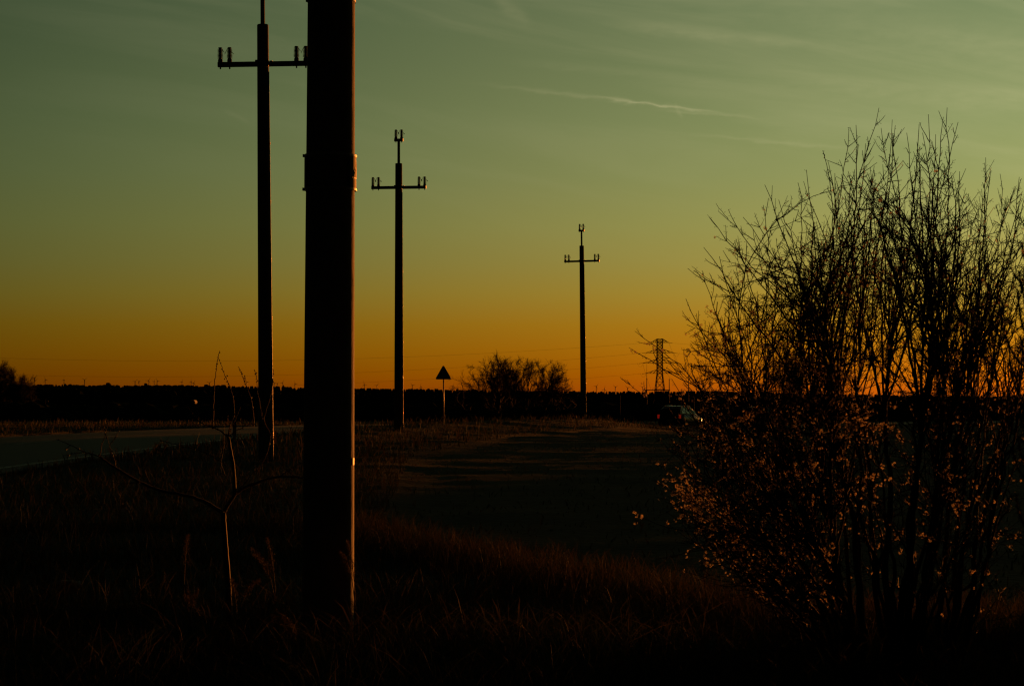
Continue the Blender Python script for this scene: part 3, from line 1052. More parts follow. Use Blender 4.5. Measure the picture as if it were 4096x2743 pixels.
# small house
def house():
    Y = 900
    p0, p1 = at(756, 1618, Y), at(780, 1618, Y)
    w = p1.x - p0.x
    zb = gz(p0.x, Y)
    root = empty('house', ((p0.x + p1.x) / 2, Y, zb))
    zw = at(0, 1608, Y).z - zb; zr = at(0, 1600, Y).z - zb
    G = Geo(); G.box((0, 3, zw / 2), (w, 6, zw)); G.build('wall', M['wall'], root)
    G = Geo(); G.prism([(-w / 2 - .2, zw), (w / 2 + .2, zw), (w * .35, zr), (-w * .35, zr)], -.3, 6.3); G.build('roof', M['roof'], root)
    for sx in (-.25, .2):
        G = Geo(); G.box((sx * w, -.02, zw - .7), (.4, .06, .5)); G.build('window', M['black'], root)
    tag(root, 'tiny pale house at the foot of the forest, left side', 'house')


house()

# ---------------------------------------------------------------- generic bare tree
def bare_tree(px, ytop, Y, spread_px, seed, label, name='bare_tree', trunks=1, dens=1.0, group='bare trees in the field', ybase=None, lean=0.0):
    rnd = np.random.default_rng(seed)
    s = Y / F
    x = at(px, 0, Y).x
    zb = gz(x, Y)
    H = at(0, ytop, Y).z - zb
    root = empty(name, (x, Y, zb))
    W = spread_px * s
    # crown outline as an ellipsoid, branches grow towards points in it
    cz = H * .60
    levels = []
    tr = []
    for k in range(trunks):
        a = rnd.uniform(0, 6.28)
        base = np.array([rnd.normal(0, .12) * W * .3, rnd.normal(0, .3), -.2])
        top = base + np.array([lean * W * .5 + rnd.normal(0, .15) * W, rnd.normal(0, .1) * W, H * rnd.uniform(.38, .5)])
        tr.append((base, top))
    GT, GB, GW = Geo(), Geo(), Geo()

    def curve(a, b, k, bow, wob):
        t = np.linspace(0, 1, k)[:, None]
        d = b - a; L = np.linalg.norm(d)
        side = rnd.normal(0, 1, 3); side /= np.linalg.norm(side)
        p = a + d * t + side * bow * L * np.sin(t * math.pi)
        w = rnd.normal(0, wob * L, (k, 3)); w[0] = 0; w[-1] = 0
        return p + w
    l1 = []
    r0 = H * .034 / math.sqrt(trunks)
    for a, b in tr:
        P = curve(a, b, 9, .04, .012)
        GT.tubes(P, np.linspace(r0, r0 * .62, 9), 8)
        l1.append(P)
    l2 = []
    for P in l1:
        nb = int(9 * max(.6, 1.6 / trunks))
        for k in range(nb):
            t = rnd.uniform(.35, 1.0) if k else 1.0
            st = P[int(t * 8)]
            ang = rnd.uniform(0, 2 * math.pi)
            ph = rnd.uniform(-.25, 1.2)
            rad = W * .5 * math.cos(ph) * rnd.uniform(.65, .95)
            end = np.array([math.cos(ang) * rad + lean * W * .25, math.sin(ang) * rad * .7, cz + (H * .93 - cz) * math.sin(ph)])
            Q2 = curve(st, end, 9, rnd.uniform(-.14, .14), .03)
            GT.tubes(Q2, np.linspace(r0 * .42, r0 * .13, 9), 6)
            l2.append(Q2)
    l3 = []
    for P in l2:
        for k in range(int(7 * dens)):
            i = int(rnd.integers(2, 9)); st = P[i]
            dirn = st - np.array([0, 0, H * .35]); dirn /= np.linalg.norm(dirn)
            d = dirn + rnd.normal(0, .55, 3); d /= np.linalg.norm(d)
            L = H * rnd.uniform(.10, .22)
            end = st + d * L
            l3.append(curve(st, end, 7, rnd.uniform(-.12, .12), .03))
    # keep inside outline
    for arr in (l3,):
        for P in arr:
            e = P[-1]
            if e[2] > H: P[:, 2] -= (e[2] - H) * np.linspace(0, 1, len(P))
    A = np.array(l3); GB.tubes(A, np.tile(np.linspace(r0 * .12, r0 * .05, 7), (len(A), 1)), 5)
    l4 = []
    for P in l3:
        for k in range(int(14 * dens)):
            i = int(rnd.integers(1, 7)); st = P[i]
            d = (P[-1] - P[0]); d = d / np.linalg.norm(d) + rnd.normal(0, .6, 3) + np.array([0, 0, .15]); d /= np.linalg.norm(d)
            L = H * rnd.uniform(.04, .11)
            l4.append(curve(st, st + d * L, 5, rnd.uniform(-.1, .1), .03))
    A = np.array(l4); GB.tubes(A, np.tile(np.linspace(r0 * .05, r0 * .03, 5), (len(A), 1)), 4, caps=False)
    l5 = []
    for P in l4:
        for k in range(int(6 * dens)):
            i = int(rnd.integers(1, 5)); st = P[i]
            d = (P[-1] - P[0]); d = d / (np.linalg.norm(d) + 1e-9) + rnd.normal(0, .7, 3); d /= np.linalg.norm(d)
            l5.append(curve(st, st + d * H * rnd.uniform(.02, .05), 3, 0.05, .02))
    A = np.array(l5); GB.tubes(A, np.tile(np.linspace(r0 * .028, r0 * .018, 3), (len(A), 1)), 3, caps=False)
    GT.build('trunk', M['farbark'], root, smooth=True)
    GB.build('crown', M['farbark'], root)
    tag(root, label, 'tree', group)


bare_tree(1925, 1470, 262, 229, 3, 'low wide-spreading bare tree at the left end of the central clump', trunks=2, lean=-.5, dens=.8)
bare_tree(1985, 1428, 258, 172, 4, 'tallest bare tree of the central clump, slim and left of its middle', trunks=1, dens=1.1)
bare_tree(2045, 1448, 270, 195, 5, 'round-topped bare tree in the middle of the central clump', trunks=1, dens=1.1)
bare_tree(2090, 1442, 255, 195, 6, 'densest bare tree of the central clump, forking near the ground', trunks=2, dens=1.1)
bare_tree(2160, 1452, 264, 195, 7, 'bare tree leaning right at the right of the central clump', trunks=1, lean=.6, dens=1.1)
bare_tree(2205, 1512, 268, 206, 8, 'lowest bare shrubby tree trailing off right of the clump', trunks=3, lean=.5, dens=.7)
bare_tree(-20, 1455, 500, 150, 12, 'tall dense tree cut by the left edge of the frame', trunks=2, dens=1.3, group='trees at the far left')
bare_tree(62, 1482, 505, 95, 13, 'middle tree of the dense group at the far left edge', trunks=2, dens=1.3, group='trees at the far left')
bare_tree(112, 1508, 510, 60, 14, 'smallest tree at the right end of the far left group', trunks=2, dens=1.1, group='trees at the far left')
bare_tree(3180, 1400, 420, 150, 15, 'distant bare tree glimpsed through the middle of the plum bush', trunks=2, dens=1.0, group='distant trees behind the bush')


# ---------------------------------------------------------------- stones
for (px, py, Y, w, lab) in ((270, 2363, 15.6, .13, 'pale flat stone lying in the grass at far left'), (512, 2437, 14.3, .10, 'smaller pale stone in the grass, nearer and right of the other stone')):
    x = at(px, 0, Y).x
    bm = bmesh.new(); bmesh.ops.create_icosphere(bm, subdivisions=3, radius=1)
    for v in bm.verts:
        n = noise.noise(v.co * 1.7 + Vector((px, 0, 0))) * .3
        v.co = Vector((v.co.x * w * (1 + n), v.co.y * w * .7 * (1 + n), v.co.z * w * .42 * (1 + n)))
    me = bpy.data.meshes.new('stone'); bm.to_mesh(me); bm.free()
    o = link('stone', me, M['stone'], smooth=True); o.location = (x, Y, gz(x, Y) + w * .25)
    tag(o, lab, 'stone', 'stones in the grass')


# ---------------------------------------------------------------- petals, buds
def rot_to(dirs, rnd):
    """random frames around dirs (N,3) -> (N,3,3) columns u,v,w(dir)"""
    w = dirs / (np.linalg.norm(dirs, axis=1, keepdims=True) + 1e-9)
    r = rnd.normal(0, 1, w.shape)
    u = np.cross(w, r); u /= np.linalg.norm(u, axis=1, keepdims=True) + 1e-9
    v = np.cross(w, u)
    return u, v, w


def flowers(G, C, D, rad, rnd):
    """5-petal blossoms at C facing D"""
    u, v, w = rot_to(D, rnd)
    N = len(C)
    V = []; 
    for k in range(5):
        a = 2 * math.pi * k / 5
        e = u * math.cos(a) + v * math.sin(a); s = -u * math.sin(a) + v * math.cos(a)
        r = rad[:, None]
        cup = rnd.uniform(.05, .45, (N, 1))
        V += [C + e * r * .12, C + e * r * .62 + s * r * .34 + w * r * cup * .6, C + e * r + s * r * .1 + w * r * cup, C + e * r * .62 - s * r * .34 + w * r * cup * .6]
    V = np.stack(V, 1).reshape(-1, 3)
    b = (np.arange(N)[:, None] * 20)
    q = np.concatenate([b + [4 * k, 4 * k + 1, 4 * k + 2, 4 * k + 3] for k in range(5)])
    G.add(V, q)


def buds(G, C, D, L, rnd):
    """small pointed bud on a short stalk: a 4-sided spindle"""
    u, v, w = rot_to(D, rnd)
    L = L[:, None]
    N = len(C)
    V = [C]
    for a in range(3):
        an = a * 2 * math.pi / 3
        V.append(C + w * L * .62 + (u * math.cos(an) + v * math.sin(an)) * L * .30)
    V.append(C + w * L)
    V = np.stack(V, 1).reshape(-1, 3)
    b = np.arange(N)[:, None] * 5
    t = np.concatenate([b + x for x in ([0, 2, 1], [0, 3, 2], [0, 1, 3], [4, 1, 2], [4, 2, 3], [4, 3, 1])])
    G.add(V, None, t)


def bez(a, c, b, k):
    t = np.linspace(0, 1, k)[:, None]
    return a * (1 - t) ** 2 + 2 * c * t * (1 - t) + b * t * t


DS = 4096 / 2341.0


def plum(name, base_px, Y0, limbs, tips, seed, label, fill=0, fillbox=None, shoot=1.0, bloom=1.0, low=None):
    """limbs: list of (disp x, disp y, radius) tips of heavy limbs; tips: thin stems"""
    rnd = np.random.default_rng(seed)
    bx = at(base_px, 0, Y0).x
    zb = gz(bx, Y0)
    root = empty(name, (bx, Y0, zb))
    o3 = np.array([bx, Y0, zb])
    GT, GW, GB, GP = Geo(), Geo(), Geo(), Geo()

    def W(dx, dy, dep):
        Y = Y0 + dep
        p = at(dx * DS, dy * DS, Y)
        return np.array([p.x, p.y, p.z])
    L1 = []
    for (dx, dy, r0) in limbs:
        tip = W(dx, dy + 130, rnd.uniform(-.9, .9))
        b = o3 + np.array([rnd.normal(0, .05), rnd.normal(0, .07), -.06])
        d = tip - b
        c = b + np.array([d[0] * rnd.uniform(.40, .54), d[1] * .5 + rnd.normal(0, .1), d[2] * rnd.uniform(.45, .54)])
        P = bez(b, c, tip, 22)
        P[1:-1] += rnd.normal(0, .006, (20, 3)) + np.cumsum(rnd.normal(0, .008, (20, 3)), 0)
        rr = r0 * .78 * (1 - np.linspace(0, 1, 22)) ** 1.25 + .0024
        GT.tubes(P, rr, 9)
        L1.append((P, rr))
    allstem = []; whips = []
    tl_ = [(a, b, 1) for a, b in tips]
    for _ in range(fill):
        x0, x1, tf, bf = fillbox
        xx = rnd.uniform(x0, x1)
        yt, yb = np.interp(xx, tf[0], tf[1]), np.interp(xx, bf[0], bf[1])
        u = rnd.uniform(0, 1) ** 1.5
        tl_.append((xx, yt + rnd.uniform(60, 230) + (yb - yt) * u * .85, 0))
    if low:
        n_, x0, x1, ya, yb_ = low
        for _ in range(n_):
            xx = rnd.uniform(x0, x1)
            yy0 = np.interp(xx, [1530, 1600, 1700, 1850], [960, 930, 900, 900])
            yy1 = np.interp(xx, [1530, 1580, 1640, 1760, 1900], [1060, 1210, 1270, 1345, 1300])
            tl_.append((xx, rnd.uniform(yy0, yy1), 0))
    for (dx, dy, whip) in tl_:
        tip = W(dx, dy, rnd.uniform(-1.1, 1.1) if not whip else rnd.uniform(-.6, .6))
        # choose the start on a limb: minimise awkward geometry
        best = None
        for _ in range(18):
            P, rr = L1[int(rnd.integers(len(L1)))]
            i = int(rnd.integers(5, 18))
            st = P[i]
            d = tip - st
            L = np.linalg.norm(d)
            if L < .25: continue
            dirl = P[min(i + 1, 21)] - P[i - 1]; dirl /= np.linalg.norm(dirl)
            cost = L * 1.0 - .75 * float(np.dot(d / L, dirl)) + max(0, -d[2]) * 2.0
            if best is None or cost < best[0]: best = (cost, st, rr[i], dirl, L)
        if best is None: continue
        _, st, r_, dirl, L = best
        K = 16
        c = st + dirl * L * .30 + d * .18 + rnd.normal(0, .055, 3) * L
        if whip and dy < 1000:
            la = R(np.interp(dx, [1450, 1570, 1750, 1950, 2340], [-50, -32, -24, -5, 6]) + rnd.normal(0, 7))
            wd = np.array([math.sin(la), rnd.normal(0, .12), math.cos(la)])
            c = tip - wd * L * .55
            c = c * .8 + (st + dirl * L * .35) * .2
        P = bez(st, c, tip, K)
        jit = rnd.normal(0, .004, (K, 3)); jit[0] = 0
        P = P + jit + np.cumsum(rnd.normal(0, .003, (K, 3)), 0) * np.linspace(0, 1, K)[:, None]
        r1 = min(r_ * .6, .0030 + .0038 * L)
        rr = r1 * (1 - np.linspace(0, 1, K)) ** .75 + .0013
        GT.tubes(P, rr, 6)
        allstem.append((P, rr))
        whips.append(whip)
    # side shoots
    SP = []
    src = allstem + [(P[7:], rr[7:]) for P, rr in L1]
    SB = []
    for si, (P, rr) in enumerate(src):
        isw = si < len(whips) and whips[si]
        Ls = np.linalg.norm(np.diff(P, axis=0), axis=1).sum()
        n = int(Ls * 15 * shoot) + 3
        for _ in range(n):
            i = rnd.uniform(.12, .97) * (len(P) - 1)
            i0 = int(i); f = i - i0
            st = P[i0] * (1 - f) + P[i0 + 1] * f
            dr = P[i0 + 1] - P[i0]; dr /= np.linalg.norm(dr)
            side = np.cross(dr, rnd.normal(0, 1, 3)); side /= np.linalg.norm(side)
            an = rnd.uniform(.35, 1.2)
            d = dr * math.cos(an) + side * math.sin(an); d[2] += .18; d /= np.linalg.norm(d)
            L = rnd.uniform(.04, .15) if rnd.random() < .66 else rnd.uniform(.16, .48)
            fr = i / len(P)
            L *= .30 + .95 * (1 - fr)
            if isw and fr > .62:
                if rnd.random() < .45: continue
                L = min(L, .12); an = rnd.uniform(.3, .75)
                d = dr * math.cos(an) + side * math.sin(an); d /= np.linalg.norm(d)
            e = st + d * L
            c = st + d * L * .5 + rnd.normal(0, .05, 3) * L - np.array([0, 0, .06 * L])
            Q_ = bez(st, c, e, 6)
            Q_[1:5] += rnd.normal(0, .0022, (4, 3))
            SP.append(Q_)
            if L > .14:
                for __ in range(int(rnd.integers(1, 5))):
                    j = int(rnd.integers(1, 5))
                    s2 = np.cross(d, rnd.normal(0, 1, 3)); s2 /= np.linalg.norm(s2)
                    d2 = d * .7 + s2 * .7; L2 = rnd.uniform(.03, .10)
                    e2 = Q_[j] + d2 * L2
                    SB.append(bez(Q_[j], Q_[j] + d2 * L2 * .5 + rnd.normal(0, .003, 3), e2, 6))
    for si, (P, rr) in enumerate(allstem):
        if not whips[si]: continue
        for _ in range(int(rnd.integers(2, 5))):
            j = int(rnd.integers(11, 15)); st = P[j]
            dr = P[-1] - P[-3]; dr /= np.linalg.norm(dr)
            side = np.cross(dr, rnd.normal(0, 1, 3)); side /= np.linalg.norm(side)
            an = rnd.uniform(.4, .8); d = dr * math.cos(an) + side * math.sin(an); L = rnd.uniform(.04, .11)
            SB.append(bez(st, st + d * L * .5 - np.array([0, 0, .004]), st + d * L + np.array([0, 0, .01]), 6))
    A = np.array(SP + SB)
    r_ = rnd.uniform(.0014, .0022, len(A))[:, None] * np.linspace(1.15, .6, 6)[None]
    GW.tubes(A, r_, 4, caps=False)
    # points along shoots and stem ends for buds and flowers
    pts, dirs = [], []
    for k in range(5):
        for t in (.0, .33, .66):
            pts.append(A[:, k] * (1 - t) + A[:, k + 1] * t); dirs.append(A[:, k + 1] - A[:, k])
    for P, rr in allstem:
        n = 26
        i = rnd.uniform(.25, .999, n) * (len(P) - 1)
        i0 = i.astype(int); f = (i - i0)[:, None]
        pts.append(P[i0] * (1 - f) + P[np.minimum(i0 + 1, len(P) - 1)] * f); dirs.append(P[np.minimum(i0 + 1, len(P) - 1)] - P[i0] + 1e-6)
    C = np.concatenate(pts); D = np.concatenate(dirs); D /= np.linalg.norm(D, axis=1, keepdims=True) + 1e-9
    dispY = (HY - (C[:, 2] - CAMZ) / C[:, 1] * F) / DS
    # open blossom probability grows downwards, in clusters
    cl = sn(C[:, 0] * 1.0 + C[:, 1] * .7, C[:, 2] * 1.0 - C[:, 1] * .4, 9.0, seed)
    pb = np.interp(dispY, [300, 480, 700, 900, 1050, 1300, 1420, 1520], [0, .02, .10, .15, .19, .15, .05, .02]) * .7 * np.clip(.15 + 1.9 * cl, .03, 2.4) * bloom
    isf = rnd.uniform(0, 1, len(C)) < pb
    isb = (~isf) & (rnd.uniform(0, 1, len(C)) < .30)
    side = np.cross(D, rnd.normal(0, 1, D.shape)); side /= np.linalg.norm(side, axis=1, keepdims=True)
    od = side * .9 + D * .45; od /= np.linalg.norm(od, axis=1, keepdims=True)
    st = rnd.uniform(.004, .011, len(C))[:, None]
    # stalks + buds
    B0 = C[isb]; B1 = C[isb] + od[isb] * st[isb]
    GB.tubes(np.stack([B0, B1], 1), np.tile([.0006, .0006], (len(B0), 1)), 3, caps=False)
    buds(GB, B1, od[isb], rnd.uniform(.0045, .0085, isb.sum()), rnd)
    Fc = C[isf]; Fd = od[isf]
    # small umbels of 1..3 flowers per spot
    rep = rnd.integers(1, 4, len(Fc))
    Fc = np.repeat(Fc, rep, 0); Fd = np.repeat(Fd, rep, 0)
    Fd = Fd + rnd.normal(0, .5, Fd.shape); Fd /= np.linalg.norm(Fd, axis=1, keepdims=True)
    Fp = Fc + Fd * rnd.uniform(.008, .018, (len(Fc), 1))
    GB.tubes(np.stack([Fc, Fp], 1), np.tile([.0006, .0006], (len(Fc), 1)), 3, caps=False)
    flowers(GP, Fp, Fd, rnd.uniform(.0055, .0088, len(Fp)), rnd)
    for Gx in (GT, GW, GB, GP):
        for k in range(len(Gx.V)): Gx.V[k] = Gx.V[k] - o3
    GT.build('stems', M['bark'], root, smooth=True)
    GW.build('twigs', M['twig'], root, smooth=True)
    GB.build('buds', M['bud'], root)
    GP.build('blossom', M['petal'], root)
    tag(root, label, 'bush', 'blossoming plum bushes on the right')
    print(name, 'stems', len(allstem), 'shoots', len(A), 'flowers', len(Fp), 'buds', int(isb.sum()))
    return root


topf = ([1560, 1600, 1625, 1700, 1750, 1820, 1880, 1950, 2010, 2130, 2180, 2205, 2235, 2260, 2320, 2400], [720, 640, 500, 500, 440, 430, 365, 310, 280, 290, 280, 440, 470, 380, 430, 440])
botf = ([1560, 1640, 1760, 1850, 2341, 2400], [1160, 1260, 1330, 1280, 1280, 1280])
plum('plum_bush', 3425, 10.9,
     [(1640, 560, .020), (1700, 640, .022), (1760, 500, .024), (1830, 470, .026), (1890, 420, .028), (1620, 780, .018), (1660, 1010, .015), (1960, 400, .022), (1930, 520, .018), (1700, 1180, .012), (1580, 700, .016), (1610, 900, .016), (1660, 700, .017), (1720, 800, .016), (1800, 640, .018), (1560, 1060, .012), (1860, 560, .018)],
     [(1568, 685), (1572, 720), (1597, 620), (1608, 560), (1622, 488), (1640, 478), (1660, 545), (1702, 487), (1690, 540), (1740, 468), (1750, 422), (1783, 452), (1800, 520), (1822, 412), (1838, 408),
      (1850, 385), (1878, 342), (1895, 375), (1908, 402), (1942, 282), (1962, 286), (1975, 330), (2012, 258), (2050, 275), (1580, 790), (1600, 830), (1592, 765), (1450, 765), (1440, 785), (1520, 830), (1422, 868),
      (1545, 1020), (1560, 1060), (1565, 1115), (1578, 1195), (1592, 1215), (1620, 1245), (1660, 1270), (1700, 1310), (1535, 860), (1550, 900), (1640, 1130), (1600, 1000), (1640, 940), (1770, 1380), (1800, 1330)],
     21, 'left bush of dense upright twigs with most orange-lit blossom, beside the cars', fill=165, fillbox=(1590, 2010, topf, botf), low=(85, 1545, 1850, 900, 1300))
plum('plum_bush', 3590, 10.7,
     [(2020, 430, .028), (2080, 420, .028), (2130, 400, .028), (1950, 600, .022), (2186, 420, .022), (2000, 800, .022), (2230, 600, .022), (2290, 560, .018), (2200, 1000, .015), (1900, 700, .016), (2160, 760, .014), (2270, 760, .014)],
     [(2018, 300), (2035, 330), (2055, 290), (2078, 305), (2092, 325), (2105, 290), (2118, 310), (2130, 265), (2145, 300), (2172, 250), (2160, 270), (2192, 285), (2100, 380), (2150, 400), (2190, 440), (2205, 470),
      (2190, 395), (1990, 380), (2232, 480), (2248, 470), (2240, 430)],
     22, 'middle bush with the thickest trunk and the tallest twigs against the sky', fill=125, fillbox=(1930, 2260, topf, botf), bloom=.6)
plum('plum_bush', 3780, 11.3,
     [(2230, 500, .022), (2262, 440, .022), (2310, 480, .024), (2340, 560, .022), (2360, 700, .02), (2290, 800, .018), (2330, 1000, .016), (2200, 900, .016)],
     [(2258, 358), (2270, 400), (2285, 402), (2250, 420), (2300, 450), (2318, 430), (2330, 405), (2340, 450), (2352, 430), (2370, 480), (2240, 520), (2345, 620), (2310, 560), (2390, 600)],
     23, 'right bush of blossoming twigs cut by the right edge of the frame', fill=48, fillbox=(2190, 2400, topf, botf), bloom=.42)


# ---------------------------------------------------------------- pine sapling at the right edge
def pine():
    Y0 = 11.9
    rnd = np.random.default_rng(5)
    bx = at(4190, 0, Y0).x; zb = gz(bx, Y0)
    root = empty('pine_sapling', (bx, Y0, zb))
    o3 = np.array([bx, Y0, zb])
    P3 = lambda px, py, d=0.0: np.array(at(px, py, Y0 + d)) - o3
    GT, GN = Geo(), Geo()
    tr = np.array([P3(4190, 2743), P3(4185, 2000), P3(4180, 1400), P3(4178, 900), P3(4176, 760)])
    t = np.linspace(0, 4, 24)
    trp = np.stack([np.interp(t, np.arange(5), tr[:, k]) for k in range(3)], 1)
    GT.tubes(trp, np.linspace(.022, .005, 24), 8)
    br = [((4180, 1150), (4090, 1060), (4088, 975)), ((4182, 1300), (4085, 1230), (4078, 1090)), ((4184, 1420), (4080, 1400), (4072, 1160)), ((4184, 1500), (4035, 1480), (4003, 1262)),
          ((4184, 1560), (4090, 1500), (4082, 1345)), ((4184, 1640), (4050, 1620), (4040, 1440)), ((4186, 1800), (4060, 1790), (4020, 1640)), ((4186, 1950), (4080, 1950), (4050, 1800)),
          ((4182, 1250), (4240, 1180), (4260, 1050)), ((4184, 1500), (4300, 1450), (4320, 1300))]
    for k in range(8):
        a = rnd.uniform(900, 2200)
        sx = rnd.choice([-1, 1]) if a > 1500 else 1
        br.append(((4183, a), (4183 + sx * rnd.uniform(60, 120), a - 40), (4183 + sx * rnd.uniform(90, 160), a - 190)))
    shoots = [(trp[14:], 1.0)]
    for a, c, b in br:
        d = rnd.uniform(-.25, .25)
        Q_ = bez(P3(*a), P3(*c, d), P3(*b, d), 12)
        GT.tubes(Q_, np.linspace(.006, .003, 12), 6)
        shoots.append((Q_[4:], 1.0))
    base, dr = [], []
    for Q_, _ in shoots:
        n = int(np.linalg.norm(np.diff(Q_, axis=0), axis=1).sum() * 2600)
        i = rnd.uniform(0, .9999, n) * (len(Q_) - 1); i0 = i.astype(int); f = (i - i0)[:, None]
        base.append(Q_[i0] * (1 - f) + Q_[i0 + 1] * f); dr.append(Q_[i0 + 1] - Q_[i0])
    B = np.concatenate(base); D = np.concatenate(dr); D /= np.linalg.norm(D, axis=1, keepdims=True)
    S = np.cross(D, rnd.normal(0, 1, D.shape)); S /= np.linalg.norm(S, axis=1, keepdims=True)
    nd = D * .75 + S * .66; L = rnd.uniform(.022, .038, len(B))[:, None]
    wv = np.cross(nd, rnd.normal(0, 1, D.shape)); wv /= np.linalg.norm(wv, axis=1, keepdims=True)
    V = np.stack([B - wv * .0009, B + wv * .0009, B + nd * L], 1).reshape(-1, 3)
    GN.add(V, None, np.arange(len(B) * 3).reshape(-1, 3))
    GT.build('trunk', M['bark'], root, smooth=True)
    GN.build('needles', M['needle'], root)
    tag(root, 'dark bristly pine sapling at the right edge behind the plum twigs', 'tree')


pine()


# ---------------------------------------------------------------- left sapling traced branch by branch
def sapling():
    Y0 = 13.3
    rnd = np.random.default_rng(9)
    bx = at(916, 0, Y0).x; zb = gz(bx, Y0)
    root = empty('bare_sapling', (bx, Y0, zb))
    o3 = np.array([bx, Y0, zb])
    GT, GW, GB = Geo(), Geo(), Geo()
    br = [  # pixel path, start radius, end radius, depth slope
        ([(918, 2510), (915, 2365), (905, 2230), (897, 2120), (893, 2050)], .021, .017, 0),
        ([(893, 2050), (830, 2010), (778, 1989), (700, 1972), (640, 1962), (560, 1930), (490, 1888), (430, 1850), (397, 1824)], .013, .006, -.5),
        ([(397, 1824), (340, 1808), (285, 1780), (225, 1757)], .005, .002, -.6),
        ([(397, 1824), (412, 1765), (425, 1725), (415, 1703)], .0035, .0018, -.4),
        ([(470, 1880), (452, 1824), (437, 1782), (425, 1735)], .0035, .0018, -.4),
        ([(437, 1782), (460, 1750), (478, 1720)], .0022, .0014, -.4),
        ([(340, 1808), (290, 1815), (250, 1822)], .0025, .0015, -.6),
        ([(285, 1780), (262, 1800)], .002, .0015, -.6),
        ([(893, 2050), (905, 2030), (940, 1973), (985, 1945), (1057, 1920), (1118, 1904), (1195, 1908), (1290, 1925)], .014, .005, .4),
        ([(1118, 1904), (1160, 1876), (1192, 1856), (1240, 1840)], .005, .002, .5),
        ([(940, 1973), (975, 1938), (1010, 1890), (1040, 1872)], .005, .002, .2),
        ([(1145, 1880), (1165, 1895), (1180, 1907)], .0028, .0015, .4),
        ([(940, 1973), (936, 1876), (924, 1810), (914, 1749), (905, 1735)], .012, .008, 0),
        ([(914, 1749), (880, 1722), (853, 1708), (812, 1698), (776, 1662), (746, 1621)], .006, .002, -.3),
        ([(914, 1749), (935, 1728), (965, 1712), (1000, 1695)], .004, .0018, .2),
        ([(850, 1712), (855, 1606), (858, 1530), (866, 1468), (873, 1427), (878, 1403)], .0042, .0022, -.1),
        ([(938, 1660), (935, 1591), (914, 1535), (894, 1489), (873, 1430)], .0035, .002, .1),
        ([(914, 1749), (918, 1700), (938, 1660)], .005, .0035, .1),
        ([(1016, 1700), (1012, 1640), (1001, 1581), (980, 1530), (966, 1495), (952, 1466)], .0038, .002, .2),
        ([(980, 1530), (981, 1505)], .002, .0016, .2),
        ([(1000, 1695), (1016, 1700)], .003, .003, .2),
        ([(1094, 1476), (1092, 1530), (1077, 1606), (1052, 1677), (1083, 1739), (1100, 1762)], .002, .003, .3),
        ([(1083, 1739), (1075, 1790), (1060, 1830), (1050, 1850)], .003, .0025, .3),
        ([(1018, 1478), (1024, 1500), (1028, 1525), (1030, 1570), (1045, 1640), (1052, 1677)], .002, .0028, .25),
        ([(900, 1900), (880, 1850), (896, 1800), (894, 1720), (915, 1660)], .004, .002, 0),
        ([(914, 1749), (930, 1700), (950, 1660), (962, 1628)], .003, .0016, .1),
        ([(895, 2059), (880, 2040), (860, 2035)], .004, .003, -.1),
        ([(640, 1962), (600, 1935), (585, 1900), (575, 1870)], .003, .0016, -.5),
        ([(560, 1930), (500, 1935), (440, 1925)], .0028, .0015, -.6),
        ([(640, 1760), (690, 1775), (745, 1790), (800, 1800), (860, 1830), (905, 1860)], .0018, .004, -.3),
    ]
    for path, r0, r1, dep in br:
        p = np.array(path, float)
        n = len(p)
        K = max(6, n * 4)
        t = np.linspace(0, n - 1, K)
        x = np.interp(t, np.arange(n), p[:, 0]); y = np.interp(t, np.arange(n), p[:, 1])
        for _ in range(2):
            x[1:-1] = (x[:-2] + 2 * x[1:-1] + x[2:]) / 4; y[1:-1] = (y[:-2] + 2 * y[1:-1] + y[2:]) / 4
        dd = dep * np.abs(x - 905) / 500.0
        P = np.stack([(x - CX) / F * (Y0 + dd), Y0 + dd, CAMZ + (HY - y) / F * (Y0 + dd)], 1) - o3
        P[1:-1] += rnd.normal(0, .0015, (K - 2, 3))
        if r0 > .009: GT.tubes(P, np.linspace(r0, r1, K), 8)
        else:
            g1 = Geo(); g1.tubes(P, .85 * np.linspace(r0, r1, K), 6); g1.build('branch', M['twig'], root, smooth=True)
        if r0 < .009:
            m_ = int(K * .9)
            i = rnd.integers(0, K - 1, m_)
            C = P[i]; D = P[i + 1] - P[i]; D /= np.linalg.norm(D, axis=1, keepdims=True) + 1e-9
            S = np.cross(D, rnd.normal(0, 1, D.shape)); S /= np.linalg.norm(S, axis=1, keepdims=True)
            buds(GB, C, D * .8 + S * .6, rnd.uniform(.010, .017, m_), rnd)
    # curled dead leaves
    for (px, py) in ((905, 1500), (900, 1512), (1022, 1490), (1030, 1560), (1018, 1565), (1094, 1485), (1092, 1500), (470, 1790), (290, 1815), (848, 1716), (1025, 1500)):
        c = np.array(at(px, py, Y0)) - o3
        u = rnd.normal(0, 1, 3); u /= np.linalg.norm(u); v = np.cross(u, [0, 1, .3]); v /= np.linalg.norm(v)
        L = .016
        GB.add([c, c + u * L * .5 + v * L * .4, c + u * L + v * L * .1, c + u * L * .5 - v * L * .3 + np.array([0, L * .3, 0])], [[0, 1, 2, 3]])
    GT.build('trunk', M['twig'], root, smooth=True)
    GB.build('buds', M['bud'], root)
    tag(root, 'thin forked bare sapling standing left of the thick near pole', 'tree')


sapling()


